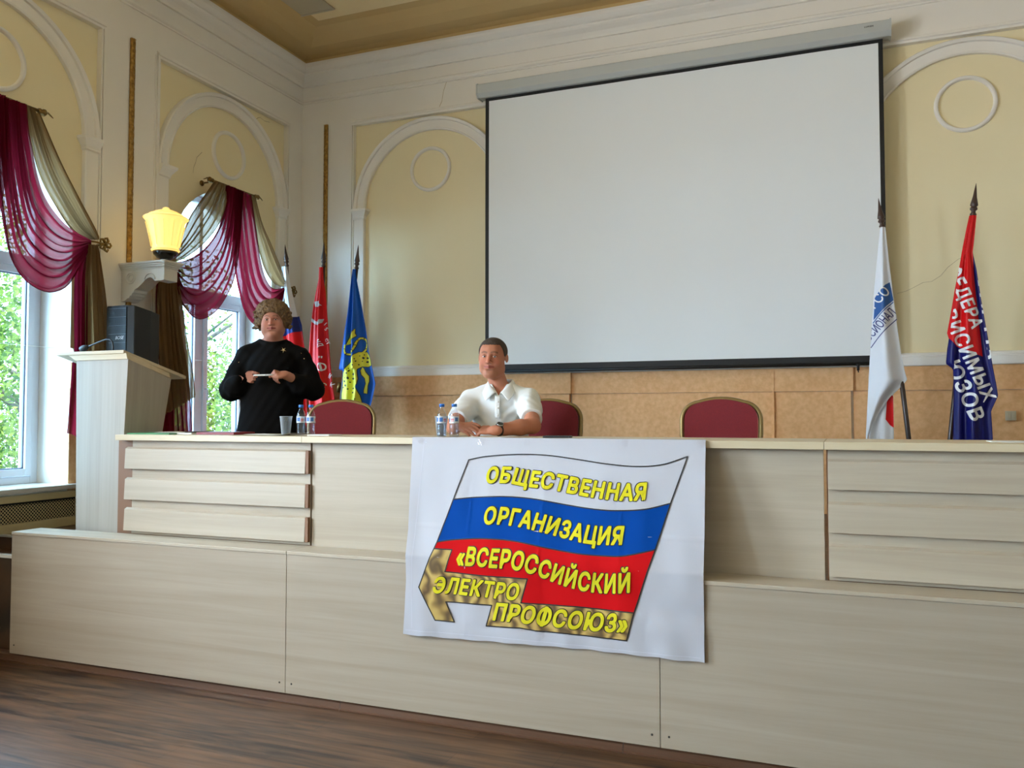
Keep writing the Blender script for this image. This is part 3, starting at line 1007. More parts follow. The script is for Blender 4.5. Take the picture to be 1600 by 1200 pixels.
m.build('fabric', [M['screen_white'], M['screen_black']], e)
MB().tube([(-2.99, 6.872, 1.852), (0.30, 6.872, 1.852)], 0.013, 12).build('bottom_bar', M['screen_black'], e)
m = MB(); m.tube([(0.085, 6.86, 1.842), (0.085, 6.86, 1.80)], 0.010, 8); m.tube([(0.07, 6.86, 1.842), (0.10, 6.86, 1.842)], 0.007, 8); m.tube([(0.085, 6.86, 1.80), (0.088, 6.86, 1.785)], 0.004, 6)
m.build('pull_hook', M['screen_black'], e)

# light switch, ceiling hatch -----------------------------------------------
e = empty('light_switch', (1.098, 6.975, 1.458), 'small beige light switch on the orange wall at the right', 'light switch')
MB().box(1.064, 1.132, 6.962, 6.980, 1.424, 1.492).build('switch_frame', M['switch_beige'], e, bevel=0.003)
MB().box(1.075, 1.097, 6.956, 6.962, 1.434, 1.482).build('switch_key', M['switch_beige'], e, bevel=0.002)
MB().box(1.099, 1.121, 6.956, 6.962, 1.434, 1.482).build('switch_key', M['switch_beige'], e, bevel=0.002)
e = empty('ceiling_hatch', (-4.45, 6.0, 5.08), 'square grey ceiling vent panel near the corner at the top', 'ceiling vent')
X0, X1, Y0, Y1 = -4.66, -4.18, 5.75, 6.26
zz = 5.076
m = MB(); w = 0.022
for a in ((X0, X1, Y0, Y0 + w), (X0, X1, Y1 - w, Y1), (X0, X0 + w, Y0 + w, Y1 - w), (X1 - w, X1, Y0 + w, Y1 - w)):
    m.box(*a, zz - 0.008, zz + 0.004)
m.build('hatch_frame', M['vent_grey'], e, bevel=0.001)
MB().box(X0 + w + 0.004, X1 - w - 0.004, Y0 + w + 0.004, Y1 - w - 0.004, zz - 0.005, zz + 0.002).build('hatch_panel', M['vent_grey'], e)
MB().box(X0 + w, X1 - w, Y0 + w, Y1 - w, zz + 0.002, zz + 0.004).build('shadow_gap', M['dark_hole'], e)

# chairs ---------------------------------------------------------------------
def back_outline(w, h, r, n=10, bulge=0.02, taper=0.012):
    """rounded top outline, bottom at 0"""
    pts = [(-w / 2 + taper, 0)]
    pts.append((-w / 2, h * 0.45))
    cxl, cy_ = -w / 2 + r, h - r - bulge
    for k in range(n + 1):
        a = PI - (PI / 2 - 0.12) * k / n
        pts.append((cxl + r * math.cos(a), cy_ + r * math.sin(a)))
    N = 8
    xa = pts[-1][0]
    za = pts[-1][1]
    for k in range(1, N):
        x = xa + (-2 * xa) * k / N
        pts.append((x, za + (h - za) * (1 - (2 * k / N - 1) ** 2)))
    half = [p for p in pts if p[0] < -1e-6]
    mid = [p for p in pts if abs(p[0]) <= 1e-6]
    return half + mid + [(-x, z) for x, z in half[::-1]]


def make_chair(label):
    e = empty('banquet_chair', (0, 0, ST), label, 'chair', 'red banquet chairs behind the desks')
    # chair faces -y; backrest centre at y=0
    z0 = ST + 0.50
    ol = back_outline(0.43, 0.352, 0.10)
    lean = lambda z: 0.10 * (z - z0)
    inn = [(x * 0.93, 0.012 + z * 0.955) for x, z in ol]
    m = MB()
    m.prism(inn[::-1], 0, 1, lambda u, v, w: (u, (-0.012 - 0.0 if w == 0 else 0.022) + lean(z0 + v), z0 + v))
    m.build('backrest', M['chair_red'], e, bevel=0.010)
    m = MB()
    leg = [(-0.20, -0.0, ST + 0.40)]
    pts = [(x, lean(z0 + z) + 0.008, z0 + z) for x, z in ol]
    pts = [(-0.198, -0.03, ST + 0.42)] + pts + [(0.198, -0.03, ST + 0.42)]
    m.tube(pts, 0.0125, 10)
    m.build('back_frame', M['chair_gold'], e)
    m = MB(); P = []
    pl = back_outline(0.43, 0.42, 0.07, taper=0.0)
    m.prism([(x, y) for x, y in pl], 0, 1, lambda u, v, w: (u, -0.03 - v, ST + 0.40 + 0.05 * w))
    m.build('seat', M['chair_red'], e, bevel=0.012)
    MB().box(-0.19, 0.19, -0.42, -0.05, ST + 0.385, ST + 0.402).build('seat_frame', M['chair_gold'], e)
    for sx in (-1, 1):
        MB().tube([(sx * 0.195, -0.03, ST + 0.42), (sx * 0.20, 0.01, ST + 0.25), (sx * 0.205, 0.06, ST + 0.0)], 0.0115, 8).build('leg', M['chair_gold'], e)
        MB().tube([(sx * 0.185, -0.40, ST + 0.39), (sx * 0.195, -0.44, ST + 0.0)], 0.0115, 8).build('leg', M['chair_gold'], e)
    return e


ch = make_chair('empty red chair with gold frame at the right desk, in front of the wall')
spots = [(-0.655, 4.80, 0.06, None), (-3.02, 4.62, 0.30, 'empty red chair with gold frame between the woman and the blue flag'),
         (-1.71, 4.86, 0.1, 'red chair with gold frame that the man in white sits on')]
for i, (x, y, rz, lb) in enumerate(spots):
    o = ch if i == 0 else copy_tree(ch)
    o.location = Vector((x, y, ST)) * S
    o.rotation_euler.z = rz
    if lb: o['label'] = lb

# water bottles, cups, papers --------------------------------------------------
M['bottle_plastic'] = glass_mat('bottle_plastic', (0.93, 0.95, 0.98, 1), 0.22, 0.08)
M['water'] = glass_mat('water', (0.93, 0.95, 0.98, 1), 0.2, 0.05)
M['cap_blue'] = mat('cap_blue', srgb(40, 110, 190), 0.4)
M['label_film'] = mat('label_film', srgb(205, 215, 226), 0.4)
M['label_blue'] = mat('label_blue', srgb(60, 110, 175), 0.4)
M['label_red'] = mat('label_red', srgb(190, 60, 60), 0.4)
M['cup_plastic'] = voile_mat('cup_plastic', srgb(200, 205, 208), 0.22)
ZT = DZ + 0.001


def make_bottle(label, group):
    e = empty('water_bottle', (0, 0, ZT), label, 'water bottle', group)
    pr = [(0.0, 0), (0.020, 0.0), (0.024, 0.004), (0.0250, 0.014), (0.0225, 0.022), (0.0250, 0.030), (0.0228, 0.040), (0.0250, 0.049), (0.0232, 0.058), (0.0245, 0.066),
          (0.0245, 0.108), (0.0235, 0.118), (0.0190, 0.130), (0.0125, 0.142), (0.0105, 0.148), (0.0105, 0.156)]
    m = MB(); m.lathe([(r, ZT + h) for r, h in pr], (0, 0, 0), 28, squash=lambda a, h: 1 + (0.03 * math.cos(6 * a) if h < ZT + 0.06 else 0)); m.build('bottle_body', M['bottle_plastic'], e)
    wp = [(0.0, 0.003)] + [(r - 0.0016, h + 0.001) for r, h in pr[2:12]] + [(0.0, 0.120)]
    m = MB(); m.lathe([(r, ZT + h) for r, h in wp], (0, 0, 0), 24); m.build('water', M['water'], e)
    m = MB(); m.lathe([(0.0252, ZT + 0.070), (0.0252, ZT + 0.106)], (0, 0, 0), 28)
    for a0, z0_, z1_, mi in ((-0.6, 0.088, 0.093, 2), (-0.6, 0.080, 0.084, 2), (-1.5, 0.078, 0.100, 1), (-2.5, 0.078, 0.100, 1), (0.4, 0.08, 0.1, 1)):
        P = [[(0.0255 * math.cos(a0 + t_), 0.0255 * math.sin(a0 + t_), ZT + z) for t_ in (-.75, -.6, -.4, -.2, 0)] for z in (z0_, z1_)]
        m.grid(P, mi)
    m.build('label', [M['label_film'], M['label_blue'], M['label_red']], e)
    m = MB(); m.lathe([(0.0, ZT + 0.171), (0.0125, ZT + 0.171), (0.0138, ZT + 0.168), (0.0138, ZT + 0.155), (0.0, ZT + 0.155)], (0, 0, 0), 24, squash=lambda a, h: 1 + 0.02 * math.cos(24 * a))
    m.build('bottle_cap', M['cap_blue'], e)
    return e


bt = make_bottle('water bottle with blue cap beside the plastic cup, in front of the woman', 'water bottles')
for i, (x, y, rz, lb) in enumerate([(-2.842, 3.955, 0.3, None), (-2.789, 3.972, 1.2, 'water bottle with blue cap nearest the empty left red chair'),
                                    (-1.957, 3.94, 0.6, 'water bottle with blue cap beside the plastic cup left of the man'), (-1.893, 3.955, -0.6, "water bottle with blue cap nearest the man's hands")]):
    o = bt if i == 0 else copy_tree(bt)
    o.location = Vector((x, y, ZT)) * S
    o.rotation_euler.z = rz
    if lb: o['label'] = lb


def make_cup(label):
    e_ = MB()
    e_.lathe([(0.0, ZT + 0.001), (0.0225, ZT + 0.001), (0.0235, ZT + 0.004), (0.0335, ZT + 0.100), (0.0352, ZT + 0.104), (0.0345, ZT + 0.107), (0.0325, ZT + 0.104), (0.0222, ZT + 0.006), (0, ZT + 0.005)], (0, 0, 0), 32)
    o = e_.build('plastic_cup', M['cup_plastic'], None, origin=(0, 0, ZT))
    return tag(o, label, 'cup', 'clear plastic cups')


c1 = make_cup('clear plastic cup on the desk in front of the woman')
c1.location = Vector((-2.925, 3.93, ZT)) * S
c2 = c1.copy(); COL.objects.link(c2); c2['label'] = 'clear plastic cup at the left of the bottles by the man'
c2.location = Vector((-1.985, 3.99, ZT)) * S


def paper(name, x, y, w, d, h, rz, m_, label, cat, group=None, curl=0.0):
    mb = MB(); P = []
    for i in range(9):
        u = -w / 2 + w * i / 8
        P.append([(u, v, 0.001 + h + curl * (abs(u) / (w / 2)) ** 3 * (1 if u > 0 else 0.4)) for v in np.linspace(-d / 2, d / 2, 4)])
    mb.grid(P, flip=True)
    if h > 0.0015:
        mb.box(-w / 2, w / 2, -d / 2, d / 2, 0.0005, h)
    o = mb.build(name, m_)
    o.location = Vector((x, y, DZ)) * S
    o.rotation_euler.z = rz
    return tag(o, label, cat, group)


M['folder_green'] = mat('folder_green', srgb(70, 140, 90), 0.5)
M['folder_red'] = mat('folder_red', srgb(120, 20, 32), 0.4)
M['folder_dark'] = mat('folder_dark', srgb(44, 48, 56), 0.4)
paper('green_folder', -3.86, 3.96, 0.30, 0.22, 0.008, 0.08, M['folder_green'], 'green folder with papers at the left end of the desk', 'folder')
paper('paper_sheet', -3.74, 4.03, 0.28, 0.20, 0.0095, 0.02, M['paper'], 'white papers between the green and dark folders', 'paper', None, 0.008)
paper('dark_folder', -3.60, 4.10, 0.24, 0.18, 0.014, -0.05, M['folder_dark'], 'dark grey folder leaning on the red one', 'folder')
paper('red_folder', -3.42, 4.02, 0.26, 0.2, 0.015, 0.05, M['folder_red'], 'dark red folder on the desk left of the woman', 'folder')
paper('paper_sheet', -3.02, 3.97, 0.30, 0.2, 0.001, 0.05, M['paper'], 'white sheet of paper lying in front of the woman', 'paper', None, 0.012)
paper('paper_sheet', -2.70, 3.98, 0.14, 0.14, 0.006, 0.02, M['paper'], 'small white paper pad right of the woman\'s bottles', 'paper')
paper('paper_sheet', -1.66, 3.90, 0.26, 0.18, 0.001, 0.1, M['paper'], 'white sheet of paper under the man\'s wrists', 'paper', None, 0.004)
paper('paper_sheet', 0.62, 4.0, 0.14, 0.16, 0.003, 0.0, M['paper'], 'small pale paper at the right end of the desks', 'paper')
e = empty('mobile_phone', (-1.34, 3.99, DZ), 'dark mobile phone lying on the desk right of the man', 'phone', rz=0.15)
MB().box(-1.41, -1.27, 3.955, 4.025, DZ + 0.0005, DZ + 0.010).build('phone_body', M['folder_dark'], e, bevel=0.003)
MB().box(-1.405, -1.275, 3.960, 4.020, DZ + 0.0101, DZ + 0.0112).build('phone_screen', M['black_satin'], e)

# outside: ground and trees -----------------------------------------------------
gm = mat('paved_ground', srgb(150, 148, 142), 0.9)
struct(MB().add([(-60, -30, -1.2), (-5.7, -30, -1.2), (-5.7, 60, -1.2), (-60, 60, -1.2)], [(0, 1, 2, 3)]).build('ground', gm))
leafm = bpy.data.materials.new('tree_leaves'); leafm.use_nodes = True
nt = leafm.node_tree; nt.nodes.clear()
out = nt.nodes.new('ShaderNodeOutputMaterial'); df = nt.nodes.new('ShaderNodeBsdfDiffuse'); tl = nt.nodes.new('ShaderNodeBsdfTranslucent'); mx = nt.nodes.new('ShaderNodeMixShader')
gi = nt.nodes.new('ShaderNodeNewGeometry'); rp = nt.nodes.new('ShaderNodeValToRGB')
rp.color_ramp.elements[0].color = srgb(48, 78, 40); rp.color_ramp.elements[1].color = srgb(140, 158, 74)
nt.links.new(gi.outputs['Random Per Island'], rp.inputs['Fac'])
for nn in (df, tl): nt.links.new(rp.outputs['Color'], nn.inputs['Color'])
mx.inputs['Fac'].default_value = 0.5
nt.links.new(df.outputs[0], mx.inputs[1]); nt.links.new(tl.outputs[0], mx.inputs[2]); nt.links.new(mx.outputs[0], out.inputs['Surface'])
barkm = mat('bark', srgb(84, 78, 70), 0.9, bump=(12, 0.6))
TREES = [(-12.0, 10.2, 5.2, 2.7, 'leafy green tree outside, nearest the far-left window'), (-13.5, 14.2, 5.0, 3.0, 'leafy green tree outside, seen through the window behind the woman'),
         (-17.5, 12.5, 6.2, 3.2, 'pale leafy tree further off between the two nearer trees outside'), (-12.6, 7.0, 4.8, 2.5, 'leafy tree outside at the far left edge'),
         (-11.5, 12.4, 3.4, 1.6, 'low bushy young tree outside, below the two windows')]
for (x, y, h, r, lb) in TREES:
    e = empty('tree', (x, y, -1.2), lb, 'tree', None)
    m = MB()
    top = (x + 0.2, y, h * 0.75)
    m.tube([(x, y, -1.2), (x + 0.1, y + 0.05, h * 0.3), top], [0.18, 0.13, 0.05], 8)
    for k in range(9):
        a = random.uniform(0, 2 * PI); z = random.uniform(0.0, h * 0.6); L = random.uniform(0.5, 0.9) * r
        m.tube([(x + 0.05, y, z), (x + L * 0.5 * math.cos(a), y + L * 0.5 * math.sin(a), z + L * 0.35), (x + L * math.cos(a), y + L * math.sin(a), z + L * 0.6)], [0.06, 0.035, 0.012], 6)
    m.build('trunk', barkm, e)
    nl = int(15000 * (r / 3) ** 2)
    ncl = 90
    ctr = []
    for k in range(ncl):
        d = rng.normal(size=3); d /= np.linalg.norm(d)
        rr = rng.uniform(0.35, 1.0) ** 0.6
        ctr.append(np.array([x, y, -0.2 + h * 0.48]) + d * rr * np.array([r, r, h * 0.52]))
    ctr = np.array(ctr)
    ci = rng.integers(0, ncl, nl)
    pos = ctr[ci] + rng.normal(size=(nl, 3)) * 0.34
    a = rng.normal(size=(nl, 3)); a /= np.linalg.norm(a, axis=1)[:, None]
    b_ = np.cross(a, rng.normal(size=(nl, 3))); b_ /= np.linalg.norm(b_, axis=1)[:, None]
    sz = rng.uniform(0.028, 0.060, nl)[:, None]
    vs = np.stack([pos - a * sz * 1.2, pos + b_ * sz * 0.6, pos + a * sz * 1.2, pos - b_ * sz * 0.6], 1).reshape(-1, 3)
    m = MB(); m.add(vs, [(4 * i, 4 * i + 1, 4 * i + 2, 4 * i + 3) for i in range(nl)])
    m.build('foliage', leafm, e)
sun = bpy.data.lights.new('sun', 'SUN'); sun.energy = 7.0; sun.angle = R(1); sun.color = (1, 0.95, 0.82)
so = bpy.data.objects.new('sun', sun); COL.objects.link(so)
so.rotation_euler = Vector((-0.62, 0.25, -0.9)).to_track_quat('-Z', 'Y').to_euler()
# swag and tail outlines traced from image pixels, projected onto planes along the window wall, (y, z) in layout units
CURT = {
    'W2_BL': (-4.93, [(5.622, 3.436), (5.532, 3.327), (5.358, 3.115), (5.235, 2.891), (5.116, 2.695)], [(5.764, 3.440), (5.757, 3.366), (5.667, 3.108), (5.480, 2.886), (5.280, 2.734), (5.143, 2.669)]),
    'W2_ML': (-4.91, [(5.741, 3.432), (5.728, 3.263), (5.653, 3.049), (5.473, 2.841), (5.273, 2.710), (5.123, 2.664)], [(5.921, 3.422), (5.896, 2.965), (5.851, 2.705), (5.773, 2.527), (5.619, 2.339), (5.441, 2.249), (5.310, 2.282), (5.210, 2.393), (5.152, 2.537), (5.123, 2.644)]),
    'W2_MR': (-4.92, [(5.817, 3.431), (5.826, 2.952), (5.872, 2.670), (5.925, 2.509), (6.003, 2.350), (6.125, 2.266), (6.259, 2.262), (6.395, 2.364), (6.506, 2.539), (6.562, 2.644)], [(6.044, 3.425), (6.128, 3.126), (6.186, 2.876), (6.260, 2.707), (6.372, 2.629), (6.562, 2.668)]),
    'W2_BR': (-4.94, [(6.060, 3.437), (6.133, 3.245), (6.190, 3.024), (6.303, 2.797), (6.454, 2.683), (6.598, 2.680)], [(6.139, 3.433), (6.241, 3.210), (6.373, 3.035), (6.508, 2.843), (6.598, 2.698)]),
    'W2_TB': (-4.91, [(5.082, 2.667), (4.994, 2.493), (4.987, 2.196), (5.020, 1.853), (5.080, 1.469)], [(5.136, 2.666), (5.180, 2.521), (5.227, 2.252), (5.273, 2.036), (5.341, 1.814), (5.380, 1.609)]),
    'W2_TM': (-4.96, [(5.134, 2.669), (5.031, 2.502), (5.040, 2.104), (5.074, 1.707), (5.095, 1.329)], [(5.175, 2.666), (5.219, 2.530), (5.296, 2.127), (5.361, 1.718), (5.412, 1.324)]),
    'W2_TR': (-4.94, [(6.589, 2.642), (6.555, 2.365), (6.560, 2.002), (6.549, 1.520)], [(6.648, 2.650), (6.712, 2.381), (6.758, 2.015), (6.786, 1.522)]),
    'W1_B': (-4.94, [(3.847, 3.477), (3.894, 3.260), (3.975, 3.032), (4.110, 2.854), (4.240, 2.733), (4.367, 2.700)], [(3.946, 3.452), (4.117, 3.180), (4.282, 2.948), (4.403, 2.780), (4.443, 2.710)]),
    'W1_M': (-4.91, [(3.824, 3.465), (3.856, 3.258), (3.952, 2.942), (4.102, 2.775), (4.245, 2.709), (4.362, 2.688)], [(3.618, 3.450), (3.655, 2.976), (3.696, 2.703), (3.750, 2.466), (3.824, 2.351), (3.935, 2.288), (4.045, 2.278), (4.162, 2.338), (4.251, 2.470), (4.322, 2.590), (4.363, 2.660)]),
    'W1_M2': (-4.92, [(3.693, 3.478), (3.701, 3.153), (3.699, 2.908), (3.669, 2.698), (3.600, 2.444), (3.451, 2.263)], [(3.500, 3.480), (3.498, 3.211), (3.472, 2.967), (3.416, 2.681), (3.368, 2.479), (3.221, 2.376)]),
    'W1_TM': (-4.93, [(4.338, 2.644), (4.268, 2.475), (4.264, 2.208), (4.271, 1.907), (4.252, 1.800), (4.224, 1.502), (4.207, 1.345)], [(4.381, 2.652), (4.342, 2.487), (4.337, 2.216), (4.344, 1.913), (4.349, 1.681), (4.365, 1.458), (4.380, 1.280)]),
    'W1_TB': (-4.91, [(4.331, 2.654), (4.313, 2.481), (4.314, 2.213), (4.321, 1.911), (4.327, 1.635)], [(4.406, 2.660), (4.437, 2.501), (4.481, 2.279), (4.514, 2.053), (4.535, 1.871), (4.551, 1.642)]),
}
# ================================================================== CURTAINS
def resample(pts, n):
    """Catmull-Rom through pts, n samples evenly spaced along the length"""
    P = np.array(pts, float)
    Q = np.vstack([2 * P[0] - P[1], P, 2 * P[-1] - P[-2]])
    out = []
    for i in range(1, len(Q) - 2):
        for t in np.linspace(0, 1, 24, endpoint=False):
            a, b, c, d = Q[i - 1], Q[i], Q[i + 1], Q[i + 2]
            out.append(0.5 * ((2 * b) + (-a + c) * t + (2 * a - 5 * b + 4 * c - d) * t ** 2 + (-a + 3 * b - 3 * c + d) * t ** 3))
    out.append(P[-1])
    out = np.array(out)
    s = np.concatenate([[0], np.cumsum(np.linalg.norm(np.diff(out, axis=0), axis=1))])
    q = np.linspace(0, s[-1], n)
    return np.stack([np.interp(q, s, out[:, k]) for k in range(out.shape[1])], 1)


def drape(key, name, m_, parent, folds, amp=0.022, over=1.25, nt=70, nv=150, seed=0, power=1.0):
    xw, A, B = CURT[key]
    A, B = resample(A, nt), resample(B, nt)
    v = np.linspace(0, 1, nv)
    rs = np.random.default_rng(seed + 11)
    ph = np.cumsum(np.interp(np.linspace(0, 3 * folds, nv), np.arange(3 * folds + 1), rs.uniform(0.25, 1.9, 3 * folds + 1))); ph = (ph - ph[0]) / (ph[-1] - ph[0])
    ang = 2 * PI * folds * (0.2 * v + 0.8 * ph)
    vv = v + over / (2 * PI * folds) * np.sin(ang) * np.minimum(1, np.minimum(v, 1 - v) * folds * 1.5)
    vv = np.clip(vv, 0, 1) ** power
    P = np.zeros((nt, nv, 3))
    for i in range(nt):
        w = np.linalg.norm(A[i] - B[i])
        yz = A[i] + (B[i] - A[i]) * vv[:, None]
        t = i / (nt - 1)
        a = min(amp, 0.35 * w / max(1, folds) * 3) * (1 + 0.25 * math.sin(5 * t + seed))
        P[i, :, 0] = xw + a * np.cos(ang + 0.5 * math.sin(3 * t + seed)) + 0.3 * a * np.cos(2.3 * ang + 1.7)
        P[i, :, 1:] = yz
    mb = MB(); mb.grid(P, 0)
    o = mb.build(name, m_, parent)
    # hem: narrow rolled edge along the free side
    mb = MB()
    mb.tube([tuple(p) for p in P[:, -1, :][::2]], 0.0035, 5)
    mb.build('hem', m_, o)
    return o


c2 = empty('swag_curtain', (-4.93, 5.85, 1.5), 'maroon and beige swagged voile curtain on the window behind the woman', 'curtain', 'swagged curtains')
drape('W2_BL', 'beige_swag', M['voile_beige'], c2, 5, 0.020, 1.9, seed=1)
drape('W2_ML', 'maroon_swag', M['voile_maroon'], c2, 7, 0.022, 1.9, nt=90, nv=240, seed=2)
drape('W2_MR', 'maroon_swag', M['voile_maroon'], c2, 5, 0.020, 1.8, seed=3)
drape('W2_BR', 'beige_swag', M['voile_beige'], c2, 3, 0.014, 1.2, seed=4)
drape('W2_TB', 'beige_tail', M['voile_beige'], c2, 6, 0.020, 1.4, seed=5)
drape('W2_TM', 'maroon_tail', M['voile_maroon'], c2, 6, 0.018, 1.4, seed=6)
drape('W2_TR', 'beige_tail', M['voile_beige'], c2, 4, 0.020, 1.4, seed=7)
c1_ = empty('swag_curtain', (-4.93, 4.0, 1.3), 'maroon and beige swagged voile curtain on the far-left window', 'curtain', 'swagged curtains')
drape('W1_M2', 'maroon_swag', M['voile_maroon'], c1_, 5, 0.02, 1.3, seed=10)
drape('W1_M', 'maroon_swag', M['voile_maroon'], c1_, 8, 0.024, 2.0, nt=90, nv=260, seed=8)
drape('W1_B', 'beige_swag', M['voile_beige'], c1_, 5, 0.018, 1.7, seed=9)
drape('W1_TM', 'maroon_tail', M['voile_maroon'], c1_, 3, 0.018, 1.3, seed=12)
drape('W1_TB', 'beige_tail', M['voile_beige'], c1_, 4, 0.024, 1.4, seed=13)


def rod(ya, yb, z, label):
    e = empty('curtain_rod', (XW + 0.11, (ya + yb) / 2, z), label, 'curtain rod', 'short brass curtain rods')
    x = XW + 0.11
    MB().tube([(x, ya, z), (x, yb, z)], 0.011, 12).build('rod', M['brass'], e)
    for s, y in ((-1, ya), (1, yb)):
        m = MB()
        m.lathe([(0.0, -0.012), (0.016, -0.008), (0.020, 0.004), (0.013, 0.014), (0.022, 0.026), (0.024, 0.038), (0.012, 0.052), (0, 0.055)] if s > 0 else
                [(0.0, -0.055), (0.012, -0.052), (0.024, -0.038), (0.022, -0.026), (0.013, -0.014), (0.020, -0.004), (0.016, 0.008), (0, 0.012)], (x, y, z), 14, 'y')
        m.tube([(x, y + s * 0.045, z), (x, y + s * 0.065, z + 0.008), (x + 0.004, y + s * 0.085, z - 0.006), (x, y + s * 0.105, z - 0.014)], [0.008, 0.006, 0.005, 0.003], 8)
        m.build('finial', M['brass'], e)
        m = MB(); m.tube([(XW, y - s * 0.03, z), (x, y - s * 0.03, z)], 0.007, 8); m.lathe([(0, 0), (0.025, 0), (0.022, 0.008), (0, 0.01)], (XW - 0.03, y - s * 0.03, z), 14, 'x')
        m.build('rod_bracket', M['brass'], e)
    return e


rod(5.60, 6.15, 3.440, 'short brass curtain rod above the window behind the woman')
rod(3.44, 3.96, 3.474, 'short brass curtain rod above the far-left window')


def holdback(y, z, ydir, label):
    e = empty('curtain_holdback', (XW, y, z), label, 'curtain holdback', 'brass curtain holdbacks')
    x = XW + 0.075
    m = MB(); m.tube([(XW, y, z), (x, y, z)], 0.008, 8); m.tube([(x, y, z), (x + 0.01, y + ydir * 0.08, z + 0.004), (x + 0.015, y + ydir * 0.16, z - 0.002)], 0.007, 8)
    m.build('arm', M['brass'], e)
    m = MB()
    for k in range(5):
        a = 2 * PI * k / 5 + 0.5
        c_, s_ = math.cos(a), math.sin(a)
        pts = [(x + 0.01, y + r * math.cos(a + w), z + r * math.sin(a + w)) for r, w in ((0.004, 0), (0.022, 0.1), (0.040, 0.35), (0.052, 0.75), (0.044, 1.15), (0.034, 1.05))]
        m.tube(pts, [0.006, 0.011, 0.010, 0.008, 0.006, 0.003], 8)
    m.lathe([(0, 0.03), (0.010, 0.026), (0.014, 0.014), (0.010, 0.0), (0, 0)], (x, y, z), 12, 'x')
    m.build('leaf_boss', M['brass'], e)


holdback(4.535, 2.695, -1, 'brass leaf-shaped curtain holdback left of the lamp')
holdback(5.10, 2.68, 1, 'brass curtain holdback right behind the lamp')
holdback(6.765, 2.665, -1, 'brass leaf-shaped curtain holdback in the room corner above the flags')
